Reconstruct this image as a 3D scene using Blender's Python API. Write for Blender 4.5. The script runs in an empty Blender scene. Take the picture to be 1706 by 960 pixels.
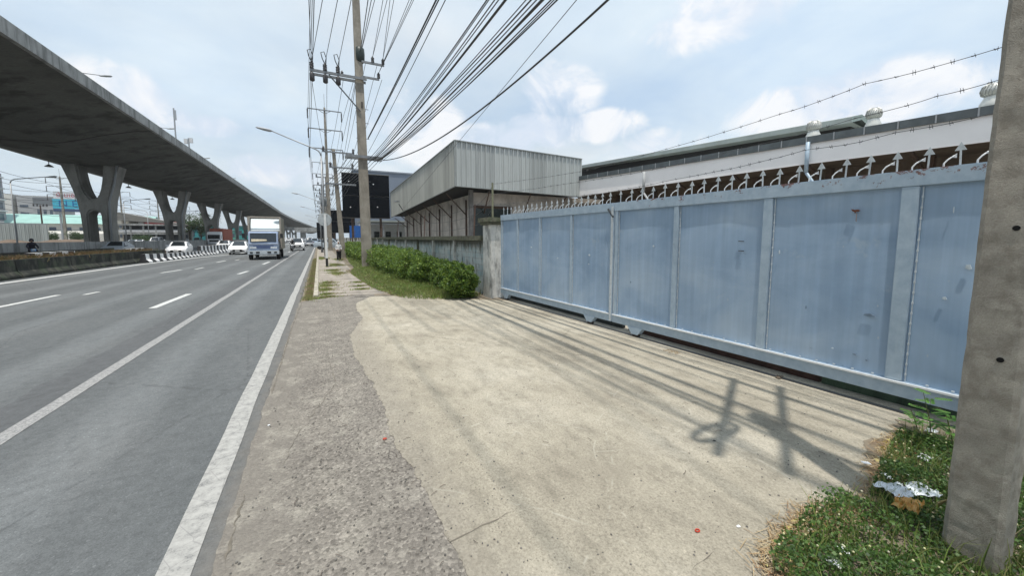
import bpy, math, random
import numpy as np
from mathutils import Vector, Matrix, noise as mnoise

random.seed(7); rng = np.random.default_rng(7)
R = math.radians
scene = bpy.context.scene
COL = scene.collection

# ------------------------------------------------------------------ camera
F = 640.0                       # focal length in pixels of the 1706 px wide photograph
CAM_H = 1.8
TH = math.atan(60 / F)          # pitch down
PS = math.atan(322 / math.hypot(F, 60))   # turned right of the road direction (+Y)
cd = bpy.data.cameras.new('camera')
cam = bpy.data.objects.new('camera', cd); COL.objects.link(cam)
cd.sensor_width = 36; cd.lens = F / 1706 * 36
cd.shift_y = -23 / 1706
cd.clip_start = 0.05; cd.clip_end = 5000
cam.location = (0, 0, CAM_H)
cam.rotation_euler = (R(90) - TH, 0, -PS)
scene.camera = cam

# ------------------------------------------------------------------ light
SUN_DIR = Vector((-0.095, -0.235, 1)).normalized()
sun_el = math.asin(SUN_DIR.z)
sl = bpy.data.lights.new('sun', 'SUN'); sl.energy = 3.6; sl.angle = R(0.7); sl.color = (1, .955, .88)
so = bpy.data.objects.new('sun', sl); COL.objects.link(so)
so.rotation_euler = SUN_DIR.to_track_quat('Z', 'Y').to_euler(); so.location = (0, 0, 60)
scene.view_settings.view_transform = 'Standard'
scene.view_settings.look = 'None'
scene.view_settings.exposure = 0.12
scene.view_settings.gamma = 1

def build_world():
    w = bpy.data.worlds.new('World'); scene.world = w; w.use_nodes = True
    nt = w.node_tree; N = nt.nodes; L = nt.links; N.clear()
    out = N.new('ShaderNodeOutputWorld')
    sky = N.new('ShaderNodeTexSky'); sky.sky_type = 'NISHITA'; sky.sun_disc = False
    sky.sun_elevation = sun_el; sky.sun_rotation = math.atan2(SUN_DIR.x, SUN_DIR.y)
    sky.air_density = 1.3; sky.dust_density = 3.0
    b1 = N.new('ShaderNodeBackground'); b1.inputs[1].default_value = 0.11
    L.new(sky.outputs[0], b1.inputs[0])
    tc = N.new('ShaderNodeTexCoord')
    sep = N.new('ShaderNodeSeparateXYZ'); L.new(tc.outputs['Generated'], sep.inputs[0])
    def math_(op, a, b=None, c=None, clamp=False):
        m = N.new('ShaderNodeMath'); m.operation = op; m.use_clamp = clamp
        for i, v in enumerate((a, b, c)):
            if v is None: continue
            if isinstance(v, (int, float)): m.inputs[i].default_value = v
            else: L.new(v, m.inputs[i])
        return m.outputs[0]
    den = math_('ADD', math_('MAXIMUM', sep.outputs[2], 0.0), 0.16)
    px = math_('DIVIDE', sep.outputs[0], den); py = math_('DIVIDE', sep.outputs[1], den)
    cmb = N.new('ShaderNodeCombineXYZ'); L.new(px, cmb.inputs[0]); L.new(py, cmb.inputs[1])
    def noise(vec, scale, detail, rough, dist=0.0, off=0):
        n = N.new('ShaderNodeTexNoise'); n.inputs['Scale'].default_value = scale
        n.inputs['Detail'].default_value = detail; n.inputs['Roughness'].default_value = rough
        n.inputs['Distortion'].default_value = dist
        mp = N.new('ShaderNodeMapping'); mp.inputs['Location'].default_value = (off, off * 1.7, off * .3)
        L.new(vec, mp.inputs[0]); L.new(mp.outputs[0], n.inputs['Vector']); return n.outputs[0]
    def ramp(v, pts):
        r = N.new('ShaderNodeValToRGB'); e = r.color_ramp.elements
        while len(e) < len(pts): e.new(0.5)
        for i, (p, c) in enumerate(pts):
            e[i].position = p; e[i].color = (c, c, c, 1) if not isinstance(c, tuple) else (*c, 1)
        L.new(v, r.inputs[0]); return r.outputs[0]
    veil = ramp(noise(cmb.outputs[0], 0.55, 6, .52, .5, 3.1), [(.32, .58), (.50, .80), (.66, 1.0)])
    # soft banks: brightness of the cloud sheet
    bank = ramp(noise(cmb.outputs[0], 0.9, 7, .55, .3, 8.2), [(.32, (.53, .68, .86)), (.44, (.64, .77, .90)), (.56, (.73, .84, .93)), (.68, (.86, .92, .96))])
    # cumulus heads at a few bearings
    wn = noise(tc.outputs['Generated'], 9.0, 8, .60, .6, 1.3)
    wn2 = noise(tc.outputs['Generated'], 2.6, 4, .5, .0, 5.3)
    def cam_dir(u, v):
        d = Vector(((u - 853) / F, (457 - v) / F, -1)); d.rotate(cam.rotation_euler); return d.normalized()
    total = None
    heads = [(935, 150, .085, .055), (905, 215, .10, .035), (1005, 210, .09, .032), (690, 205, .10, .06),
             (1090, 245, .09, .035), (1400, 170, .16, .05), (1180, 30, .13, .05), (190, 165, .11, .05),
             (860, 228, .14, .03), (325, 205, .07, .02), (480, 285, .10, .03), (790, 255, .16, .05)]
    for (u, v, rx, rz) in heads:
        d = cam_dir(u, v)
        right = d.cross(Vector((0, 0, 1))).normalized(); up = right.cross(d).normalized()
        def dotn(vec):
            k = N.new('ShaderNodeVectorMath'); k.operation = 'DOT_PRODUCT'
            L.new(tc.outputs['Generated'], k.inputs[0]); k.inputs[1].default_value = vec; return k.outputs['Value']
        a = math_('DIVIDE', dotn(right), rx * 1.35); b = math_('DIVIDE', math_('SUBTRACT', dotn(up), 0.0), rz * 1.45)
        rr = math_('ADD', math_('MULTIPLY', a, a), math_('MULTIPLY', b, b))
        front = math_('GREATER_THAN', dotn(d), 0.3)
        m = math_('MULTIPLY', math_('SUBTRACT', 1.0, rr, clamp=True), front)
        total = m if total is None else math_('MAXIMUM', total, m)
    wob_ = math_('SUBTRACT', wn, .5)
    # puffy clouds: the noise must win where the head mask is weak, so edges break up instead of drawing ovals
    t3 = math_('POWER', total, .7)
    cum = math_('SUBTRACT', math_('ADD', math_('MULTIPLY', t3, .75), math_('MULTIPLY', wob_, 2.2)), .26)
    cum = math_('MULTIPLY', cum, math_('MULTIPLY', total, 2.2, clamp=True))
    cmask = ramp(cum, [(.0, 0.0), (.18, .40), (.45, .9)])
    shade = ramp(math_('ADD', math_('MULTIPLY', wn, .5), math_('MULTIPLY', wn2, .5)), [(.44, (.68, .76, .88)), (.56, (.92, .93, .95))])
    b2 = N.new('ShaderNodeBackground'); L.new(bank, b2.inputs[0]); b2.inputs[1].default_value = 1.0
    b3 = N.new('ShaderNodeBackground'); L.new(shade, b3.inputs[0]); b3.inputs[1].default_value = 1.0
    m1 = N.new('ShaderNodeMixShader'); L.new(veil, m1.inputs[0]); L.new(b1.outputs[0], m1.inputs[1]); L.new(b2.outputs[0], m1.inputs[2])
    m2 = N.new('ShaderNodeMixShader'); L.new(cmask, m2.inputs[0]); L.new(m1.outputs[0], m2.inputs[1]); L.new(b3.outputs[0], m2.inputs[2])
    L.new(m2.outputs[0], out.inputs[0])
build_world()

# ------------------------------------------------------------------ surveying helpers (photo pixel -> point on a real plane)
_r = Vector((math.cos(PS), -math.sin(PS), 0))
_f = Vector((math.sin(PS) * math.cos(TH), math.cos(PS) * math.cos(TH), -math.sin(TH)))
_u = Vector((math.sin(PS) * math.sin(TH), math.cos(PS) * math.sin(TH), math.cos(TH)))
def ray(u, v): return _r * ((u - 853) / F) + _u * ((457 - v) / F) + _f
def G(u, v, z=0.0):
    d = ray(u, v); t = (z - CAM_H) / d.z; return Vector((d.x * t, d.y * t, z))
def atX(u, v, X):
    d = ray(u, v); t = X / d.x; return Vector((X, d.y * t, CAM_H + d.z * t))
def atY(u, v, Y):
    d = ray(u, v); t = Y / d.y; return Vector((d.x * t, Y, CAM_H + d.z * t))
def depth_pt(u, zf, z=0.0):
    """ground point seen in column u at depth zf from the camera"""
    X = (u - 531) * .894 * zf / 640; Y = (zf - X * .448) / .894
    return Vector((X, Y, z))

# ------------------------------------------------------------------ materials
MATS = {}
def _nodes(name):
    m = bpy.data.materials.new(name); m.use_nodes = True
    nt = m.node_tree; return m, nt, nt.nodes, nt.links, nt.nodes['Principled BSDF']
class NB:
    """small node-building aid"""
    def __init__(s, name):
        s.m, s.nt, s.N, s.L, s.bsdf = _nodes(name)
        s.tc = s.N.new('ShaderNodeTexCoord')
    def vec(s, scale=(1, 1, 1), loc=(0, 0, 0), rot=(0, 0, 0), src='Object'):
        mp = s.N.new('ShaderNodeMapping'); mp.inputs['Scale'].default_value = scale
        mp.inputs['Location'].default_value = loc; mp.inputs['Rotation'].default_value = rot
        s.L.new(s.tc.outputs[src], mp.inputs[0]); return mp.outputs[0]
    def noise(s, vec, scale, detail=4, rough=.5, dist=0):
        n = s.N.new('ShaderNodeTexNoise'); n.inputs['Scale'].default_value = scale; n.inputs['Detail'].default_value = detail
        n.inputs['Roughness'].default_value = rough; n.inputs['Distortion'].default_value = dist
        s.L.new(vec, n.inputs['Vector']); return n.outputs[0]
    def voro(s, vec, scale, feature='F1', rnd=1.0, out='Distance'):
        n = s.N.new('ShaderNodeTexVoronoi'); n.feature = feature; n.inputs['Scale'].default_value = scale
        n.inputs['Randomness'].default_value = rnd
        s.L.new(vec, n.inputs['Vector']); return n.outputs[out]
    def math(s, op, a, b=None, c=None, clamp=False):
        m = s.N.new('ShaderNodeMath'); m.operation = op; m.use_clamp = clamp
        for i, v in enumerate((a, b, c)):
            if v is None: continue
            if isinstance(v, (int, float)): m.inputs[i].default_value = v
            else: s.L.new(v, m.inputs[i])
        return m.outputs[0]
    def ramp(s, v, pts, interp='LINEAR'):
        r = s.N.new('ShaderNodeValToRGB'); r.color_ramp.interpolation = interp; e = r.color_ramp.elements
        while len(e) < len(pts): e.new(0.5)
        for i, (p, c) in enumerate(pts):
            e[i].position = p; e[i].color = (c, c, c, 1) if not isinstance(c, (tuple, list)) else (*c, 1)
        s.L.new(v, r.inputs[0]); return r.outputs[0]
    def mix(s, f, a, b, mode='MIX'):
        m = s.N.new('ShaderNodeMix'); m.data_type = 'RGBA'; m.blend_type = mode
        for i, v in ((0, f), (6, a), (7, b)):
            if isinstance(v, (int, float)) and i == 0: m.inputs[0].default_value = v
            elif isinstance(v, (tuple, list)): m.inputs[i].default_value = (*v, 1)
            else: s.L.new(v, m.inputs[i])
        return m.outputs[2]
    def sep(s, src='Object'):
        x = s.N.new('ShaderNodeSeparateXYZ'); s.L.new(s.tc.outputs[src], x.inputs[0]); return x.outputs
    def color(s, c): s.L.new(c, s.bsdf.inputs['Base Color'])
    def set(s, rough=.8, metal=0, spec=None):
        if isinstance(rough, (int, float)): s.bsdf.inputs['Roughness'].default_value = rough
        else: s.L.new(rough, s.bsdf.inputs['Roughness'])
        s.bsdf.inputs['Metallic'].default_value = metal
        if spec is not None: s.bsdf.inputs['Specular IOR Level'].default_value = spec
    def bump(s, h, strength=.3, dist=.01):
        b = s.N.new('ShaderNodeBump'); b.inputs['Strength'].default_value = strength; b.inputs['Distance'].default_value = dist
        s.L.new(h, b.inputs['Height']); s.L.new(b.outputs[0], s.bsdf.inputs['Normal'])

def simple(name, c, rough=.7, metal=0, var=.18, scale=6, bump=.15, bscale=None, spec=None):
    """painted / plain surface with uneven tone and a fine bump"""
    if name in MATS: return MATS[name]
    b = NB(name)
    n = b.noise(b.vec(), scale, 5, .6)
    lo = tuple(max(0, x * (1 - var)) for x in c); hi = tuple(min(1, x * (1 + var)) for x in c)
    b.color(b.ramp(n, [(.3, lo), (.7, hi)])); b.set(rough, metal, spec)
    if bump: b.bump(b.noise(b.vec(), bscale or scale * 12, 3, .6), bump, .004)
    MATS[name] = b.m; return b.m

def mat_asphalt():
    b = NB('asphalt'); v = b.vec()
    fine = b.noise(v, 130, 3, .7); agg = b.voro(v, 95, out='Color')
    agl = b.ramp(agg, [(.0, .75), (.5, 1.0), (.85, 1.1), (1, 1.75)])
    big = b.noise(b.vec((1, .3, 1)), 1.3, 7, .66)
    base = b.ramp(big, [(.3, (.122, .130, .132)), (.5, (.145, .153, .155)), (.7, (.168, .174, .174))])
    c = b.mix(1.0, base, b.ramp(fine, [(.25, .66), (.5, 1.0), (.75, 1.34)]), 'MULTIPLY')
    c = b.mix(.75, c, agl, 'MULTIPLY')
    # darker repair band just left of the solid line, and wheel tracks
    xyz = b.sep()
    wob = b.math('MULTIPLY', b.math('SUBTRACT', b.noise(v, 2.2, 4), .5), .25)
    xx = b.math('ADD', xyz[0], wob)
    band = b.math('MULTIPLY', b.math('GREATER_THAN', xx, -3.12), b.math('LESS_THAN', xx, -2.55))
    c = b.mix(b.math('MULTIPLY', band, .45), c, (.11, .11, .115))
    dm = b.math('ADD', xyz[0], b.math('MULTIPLY', b.math('SUBTRACT', b.noise(v, 6, 6, .7), .5), .35))
    c = b.mix(b.ramp(b.math('ADD', dm, 1.0), [(.22, 0), (.42, .6)]), c, (.22, .20, .175))
    track = b.math('SINE', b.math('MULTIPLY', b.math('ADD', xyz[0], .6), 3.6))
    tr = b.ramp(track, [(.2, .88), (.6, 1.0), (1, 1.10)])
    c = b.mix(1, c, tr, 'MULTIPLY')
    # oil drips and dark pits
    pits = b.voro(b.vec(), 5.5); c = b.mix(b.ramp(b.math('ADD', pits, b.math('MULTIPLY', fine, .03)), [(.045, .75), (.06, 0)]), c, (.05, .05, .052))
    mottle = b.noise(b.vec(loc=(3, 1, 0)), 9, 6, .75)
    c = b.mix(1, c, b.ramp(mottle, [(.3, .80), (.5, 1.0), (.7, 1.16)]), 'MULTIPLY')
    oil = b.ramp(b.noise(b.vec((1, .5, 1), loc=(5, 5, 0)), 2.3, 7, .75), [(.60, 0), (.68, .45)])
    c = b.mix(oil, c, (.085, .085, .085))
    # thin cracks
    cr = b.voro(b.vec((1, .5, 1)), .55, 'DISTANCE_TO_EDGE'); nn = b.noise(v, 9, 4)
    crm = b.ramp(b.math('ADD', cr, b.math('MULTIPLY', b.math('SUBTRACT', nn, .5), .05)), [(.0, .35), (.006, 0)])
    c = b.mix(crm, c, (.06, .06, .062))
    b.color(c); b.set(.92, spec=.3); b.bump(b.math('ADD', fine, b.math('MULTIPLY', agg, .6)), .55, .006); return b.m

def mat_marking():
    b = NB('road_paint'); v = b.vec()
    n = b.noise(v, 14, 6, .7); fine = b.noise(v, 120, 3, .7)
    c = b.ramp(n, [(.3, (.30, .295, .275)), (.62, (.43, .42, .395))])
    wear = b.ramp(b.math('ADD', b.math('MULTIPLY', n, .6), b.math('MULTIPLY', fine, .4)), [(.36, 1), (.45, .18), (.55, 0)])
    c = b.mix(wear, c, (.17, .17, .17))
    cr = b.voro(b.vec((1, 1.2, 1)), 5, 'DISTANCE_TO_EDGE')
    c = b.mix(b.ramp(cr, [(.0, .55), (.02, 0)]), c, (.2, .195, .19))
    b.color(c); b.set(.8); b.bump(fine, .4, .005); return b.m

def mat_marking_fresh():
    b = NB('white_road_paint'); v = b.vec(); n = b.noise(v, 12, 6, .7)
    c = b.ramp(n, [(.3, (.45, .45, .43)), (.6, (.63, .63, .61))]); c = b.mix(b.ramp(n, [(.30, .8), (.38, 0)]), c, (.2, .2, .2))
    b.color(c); b.set(.8); return b.m

def mat_marking_thin():
    b = NB('worn_road_paint'); v = b.vec()
    n = b.noise(v, 30, 6, .75); fine = b.noise(v, 150, 3, .7)
    c = b.ramp(n, [(.3, (.27, .265, .26)), (.62, (.40, .395, .38))])
    wear = b.ramp(b.math('ADD', b.math('MULTIPLY', n, .5), b.math('MULTIPLY', fine, .5)), [(.40, 1), (.5, .25), (.6, 0)])
    c = b.mix(wear, c, (.16, .16, .163)); b.color(c); b.set(.85); b.bump(fine, .4, .005); return b.m

def mat_shoulder():
    b = NB('old_chipped_shoulder'); v = b.vec()
    agg = b.voro(v, 62, out='Color'); dist = b.voro(v, 62); agg2 = b.voro(v, 36, out='Color')
    big = b.noise(v, 1.6, 5, .6)
    base = b.ramp(big, [(.3, (.205, .185, .162)), (.55, (.25, .227, .197)), (.72, (.31, .28, .24))])
    c = b.mix(1.0, base, b.ramp(agg, [(0, .38), (.3, .85), (.7, 1.08), (1, 1.6)]), 'MULTIPLY')
    c = b.mix(.5, c, b.ramp(agg2, [(0, .5), (.3, .95), (.8, 1.05), (1, 1.35)]), 'MULTIPLY')
    fine = b.noise(v, 160, 3, .7)
    c = b.mix(.8, c, b.ramp(fine, [(.25, .72), (.75, 1.25)]), 'MULTIPLY')
    xyz = b.sep()
    # dusty smooth strip beside the road edge
    n2 = b.noise(v, 3.0, 5, .6)
    edge = b.math('ADD', xyz[0], b.math('MULTIPLY', b.math('SUBTRACT', n2, .5), .35))
    dust = b.ramp(edge, [(.0, 1), (.5, 0)])
    mr = b.N.new('ShaderNodeMapRange'); mr.inputs[1].default_value = -.42; mr.inputs[2].default_value = -.12
    mr.inputs[3].default_value = .75; mr.inputs[4].default_value = 0; b.L.new(edge, mr.inputs[0])
    c = b.mix(mr.outputs[0], c, (.225, .205, .178))
    # pale worn-through patches
    patch = b.ramp(b.noise(b.vec(), 3.4, 8, .72), [(.50, 0), (.64, .6)])
    c = b.mix(patch, c, b.mix(.8, (.40, .37, .315), b.ramp(agg, [(0, .45), (.3, .9), (1, 1.15)]), 'MULTIPLY'))
    b.color(c); b.set(.95, spec=.2)
    b.bump(b.math('ADD', b.math('MULTIPLY', dist, -1.0), b.math('MULTIPLY', fine, .5)), .8, .012); return b.m

def mat_concrete_drive():
    b = NB('driveway_concrete'); v = b.vec()
    big = b.noise(v, .7, 5, .55); mid = b.noise(b.vec((1, .45, 1), rot=(0, 0, .5)), 5.5, 8, .70); fine = b.noise(v, 75, 5, .8)
    base = b.ramp(big, [(.32, (.345, .308, .243)), (.5, (.428, .386, .306)), (.68, (.495, .452, .368))])
    c = b.mix(.9, base, b.ramp(mid, [(.25, .62), (.5, 1.0), (.75, 1.18)]), 'MULTIPLY')
    c = b.mix(.8, c, b.ramp(fine, [(.25, .6), (.75, 1.35)]), 'MULTIPLY')
    peb = b.voro(v, 70, out='Color'); c = b.mix(.45, c, b.ramp(peb, [(0, .5), (.3, .95), (.8, 1.05), (1, 1.35)]), 'MULTIPLY')
    # broom texture: short chips lying across
    chip = b.noise(b.vec((1, .7, 1), rot=(0, 0, -.9)), 62, 4, .75, .3)
    c = b.mix(.6, c, b.ramp(chip, [(.32, .55), (.45, .98), (.62, 1.16)]), 'MULTIPLY')
    # exposed dark grit, denser near the worn left side
    xyz = b.sep()
    mr = b.N.new('ShaderNodeMapRange'); mr.inputs[1].default_value = .5; mr.inputs[2].default_value = 2.6
    mr.inputs[3].default_value = 1.0; mr.inputs[4].default_value = .15; b.L.new(b.math('ADD', xyz[0], b.math('MULTIPLY', xyz[1], .22)), mr.inputs[0])
    grit = b.voro(v, 46); gm = b.math('MULTIPLY', b.ramp(b.math('ADD', grit, b.math('MULTIPLY', b.noise(v, 7, 4), .5)), [(.40, 1), (.48, 0)]), mr.outputs[0])
    c = b.mix(b.math('MULTIPLY', gm, .75), c, (.15, .135, .11))
    # curved tyre scuffs, paler than the slab
    def arcs(cx, cy, r, w, f):
        dx = b.math('SUBTRACT', xyz[0], cx); dy = b.math('SUBTRACT', xyz[1], cy)
        wob = b.math('MULTIPLY', b.math('SUBTRACT', b.noise(v, 1.3, 3), .5), .22)
        rr = b.math('ADD', b.math('SQRT', b.math('ADD', b.math('MULTIPLY', dx, dx), b.math('MULTIPLY', dy, dy))), wob)
        d = b.math('ABSOLUTE', b.math('SUBTRACT', rr, r))
        m = b.math('MULTIPLY', b.ramp(d, [(0, f), (w, 0)]), b.ramp(b.noise(v, 2.1 + r, 4, .6), [(.5, 0), (.6, 1)]))
        return m
    for (cx, cy, r, w, f) in ((-.4, 4.2, 3.1, .012, .5), (4.2, 1.0, 2.6, .010, .45), (-1.5, 6.2, 4.4, .02, .3), (5.3, 4.0, 2.9, .012, .4), (2.6, 3.4, 1.1, .012, .5), (-1.0, .2, 2.9, .012, .5), (-3.0, 2.0, 6.1, .014, .5), (-.6, 1.9, 3.7, .010, .6), (1.0, 5.5, 2.2, .012, .5), (5.0, 6.5, 3.0, .016, .5), (-2.0, -1.0, 5.6, .012, .5)):
        c = b.mix(arcs(cx, cy, r, w, f), c, (.62, .585, .49))
    # darker tyre sweeps
    for (cx, cy, r, w, f) in ((-2.2, 1.2, 4.6, .12, .4), (-2.6, 3.5, 5.9, .16, .4), (7.5, .5, 5.2, .14, .35), (-4.5, 2.5, 7.4, .1, .4), (-3.2, 4.8, 5.1, .1, .35)):
        c = b.mix(arcs(cx, cy, r, w, f), c, (.25, .225, .18))
    border = b.math('ADD', xyz[0], b.math('MULTIPLY', b.math('SUBTRACT', b.noise(v, 2.6, 7, .7), .5), .9))
    c = b.mix(b.ramp(border, [(.62, .62), (.98, 0)]), c, b.mix(.8, (.30, .27, .225), b.ramp(b.voro(v, 60, out='Color'), [(0, .5), (.5, 1), (1, 1.4)]), 'MULTIPLY'))
    # hairline cracks
    ck = b.voro(b.vec((1, .8, 1), loc=(.4, .3, 0)), .33, 'DISTANCE_TO_EDGE')
    ckm = b.ramp(b.math('ADD', ck, b.math('MULTIPLY', b.math('SUBTRACT', b.noise(v, 5, 6, .7), .5), .06)), [(.0, .8), (.004, 0)])
    c = b.mix(b.math('MULTIPLY', ckm, b.ramp(b.noise(v, .8, 3), [(.5, 0), (.58, .4)])), c, (.16, .14, .11))
    stain = b.ramp(b.noise(b.vec(loc=(9, 2, 0)), 1.5, 7, .7), [(.53, 0), (.66, .4)])
    c = b.mix(stain, c, (.27, .24, .19))
    # dirt along the gate track
    b.color(c); b.set(.93, spec=.25)
    b.bump(b.math('ADD', b.math('MULTIPLY', chip, 1.4), b.math('MULTIPLY', fine, .8)), .9, .010); return b.m

def mat_concrete(name, c, stain=(.08, .08, .07), amt=.5, scale=2.0, zs=.25, green=0.0, bump=.4):
    if name in MATS: return MATS[name]
    b = NB(name); v = b.vec()
    n = b.noise(v, scale, 6, .62); fine = b.noise(v, scale * 28, 3, .7)
    st = b.noise(b.vec((1, 1, zs)), scale * 2.2, 6, .65)
    base = b.ramp(n, [(.3, tuple(x * .72 for x in c)), (.7, tuple(min(1, x * 1.18) for x in c))])
    base = b.mix(.6, base, b.ramp(fine, [(.25, .7), (.75, 1.25)]), 'MULTIPLY')
    base = b.mix(b.math('MULTIPLY', b.ramp(st, [(.48, 0), (.62, 1)]), amt), base, stain)
    if green: base = b.mix(b.math('MULTIPLY', b.ramp(b.noise(v, scale * 1.3, 4), [(.5, 0), (.65, 1)]), green), base, (.10, .14, .07))
    b.color(base); b.set(.92, spec=.25); b.bump(b.math('ADD', fine, b.math('MULTIPLY', n, 2)), bump, .008)
    MATS[name] = b.m; return b.m

def mat_gate_panel():
    b = NB('gate_blue_sheet'); v = b.vec()
    cl = b.noise(b.vec((1, .8, 1.3)), 1.1, 5, .55, .4)
    st = b.noise(b.vec((1, 1, .05)), 11, 4, .6)
    st2 = b.noise(b.vec((1, 1, .02)), 26, 3, .6)
    sm = b.noise(b.vec((1, 1, .9)), 7, 6, .7, .6)
    c = b.ramp(cl, [(.3, (.225, .325, .455)), (.5, (.295, .40, .53)), (.7, (.375, .475, .585))])
    c = b.mix(.3, c, b.ramp(st, [(.35, .82), (.5, 1.0), (.68, 1.28)]), 'MULTIPLY')
    c = b.mix(.22, c, b.ramp(st2, [(.35, .9), (.65, 1.12)]), 'MULTIPLY')
    c = b.mix(b.ramp(sm, [(.66, 0), (.74, .5)]), c, (.085, .125, .185))
    c = b.mix(b.ramp(b.noise(b.vec(loc=(4, 9, 2)), 3.1, 5, .6), [(.66, 0), (.72, .45)]), c, (.38, .46, .53))
    dots = b.voro(b.vec((1, 1, .5), loc=(1, 2, 3)), 6.0)
    c = b.mix(b.ramp(b.math('ADD', dots, b.math('MULTIPLY', sm, .05)), [(.06, .7), (.075, 0)]), c, (.42, .48, .52))
    rs = b.noise(b.vec((1, 1, .6), loc=(7, 1, 4)), 9, 5, .7)
    c = b.mix(b.ramp(rs, [(.755, 0), (.78, .7)]), c, (.12, .05, .03))
    b.color(c); b.set(b.ramp(sm, [(.3, .38), (.7, .55)]), spec=.5)
    b.bump(b.noise(v, 1.8, 2, .5), .3, .03); return b.m

def mat_gate_frame(rust):
    b = NB('gate_frame_rusty' if rust else 'gate_frame_paint'); v = b.vec()
    n = b.noise(v, 9, 6, .65)
    c = b.ramp(n, [(.3, (.30, .39, .48)), (.7, (.42, .51, .59))])
    c = b.mix(b.ramp(b.noise(b.vec((1, 1, .15)), 20, 4), [(.55, 0), (.7, .4)]), c, (.42, .50, .56))
    xyz = b.sep()
    r1 = b.noise(b.vec((1, 1, 1.4)), 8.5, 7, .75, .3)
    if rust:
        zz = b.math('MULTIPLY', b.math('SUBTRACT', xyz[2], 2.40), .9)
        yy = b.math('MULTIPLY', b.math('SUBTRACT', 3.6, xyz[1]), .016)
        m = b.math('ADD', b.math('ADD', r1, zz), yy)
        c = b.mix(b.ramp(m, [(.63, 0), (.66, .85)]), c, b.ramp(n, [(.3, (.10, .028, .018)), (.7, (.24, .085, .045))]))
    else:
        c = b.mix(b.ramp(r1, [(.68, 0), (.73, .8)]), c, (.15, .06, .035))
    b.color(c); b.set(.55); b.bump(r1, .3, .006); return b.m

def mat_ribbed(name, c, along, period, dark=.55, rough=.5, var=.12, metal=.0):
    """painted metal sheet; ribs are modelled, the material only carries dirt streaks and sheet-to-sheet tone"""
    if name in MATS: return MATS[name]
    b = NB(name)
    sc = (1, 1, .05)
    st = b.noise(b.vec(sc), 3.0, 5, .65)
    xyz = b.sep(); s = xyz[along]
    idx = b.math('FLOOR', b.math('DIVIDE', s, period * 4))
    wn = b.N.new('ShaderNodeTexWhiteNoise'); wn.noise_dimensions = '1D'; b.L.new(idx, wn.inputs['W'])
    base = b.ramp(wn.outputs[0], [(0, tuple(x * (1 - var) for x in c)), (1, tuple(x * (1 + var) for x in c))])
    base = b.mix(.8, base, b.ramp(st, [(.3, .72), (.55, 1.0), (.7, 1.1)]), 'MULTIPLY')
    b.color(base); b.set(rough, metal); b.bump(b.noise(b.vec(), 2.0, 3), .1, .02)
    MATS[name] = b.m; return b.m

def mat_leaf(name, cols, rough=.55, trans=.25):
    if name in MATS: return MATS[name]
    b = NB(name)
    oi = b.N.new('ShaderNodeNewGeometry')
    wn = b.N.new('ShaderNodeTexNoise'); wn.inputs['Scale'].default_value = 2.2; b.L.new(b.tc.outputs['Object'], wn.inputs['Vector'])
    f = b.math('ADD', b.math('MULTIPLY', oi.outputs['Random Per Island'], .65), b.math('MULTIPLY', wn.outputs[0], .5))
    n = len(cols)
    b.color(b.ramp(f, [(.15 + .75 * i / max(1, n - 1), cc) for i, cc in enumerate(cols)]))
    b.set(rough)
    tr = b.N.new('ShaderNodeBsdfTranslucent'); tr.inputs[0].default_value = (*[min(1, x * 1.5) for x in cols[-1]], 1)
    mx = b.N.new('ShaderNodeMixShader'); mx.inputs[0].default_value = trans
    b.L.new(b.bsdf.outputs[0], mx.inputs[1]); b.L.new(tr.outputs[0], mx.inputs[2])
    b.L.new(mx.outputs[0], b.N['Material Output'].inputs[0])
    MATS[name] = b.m; return b.m

def mat_striped(name, period, duty=.5):
    b = NB(name); xyz = b.sep(); v = b.vec()
    fr = b.math('FRACT', b.math('DIVIDE', b.math('ADD', xyz[1], 500.0), period))
    m = b.math('GREATER_THAN', fr, duty)
    n = b.noise(b.vec((1, 1, .3)), 4, 6, .65)
    w = b.ramp(n, [(.3, (.62, .61, .60)), (.6, (.88, .875, .86))]); k = b.ramp(n, [(.3, (.012, .012, .014)), (.7, (.05, .05, .052))])
    b.color(b.mix(m, w, k)); b.set(.75); b.bump(b.noise(v, 40, 3), .2, .005); return b.m

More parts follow.
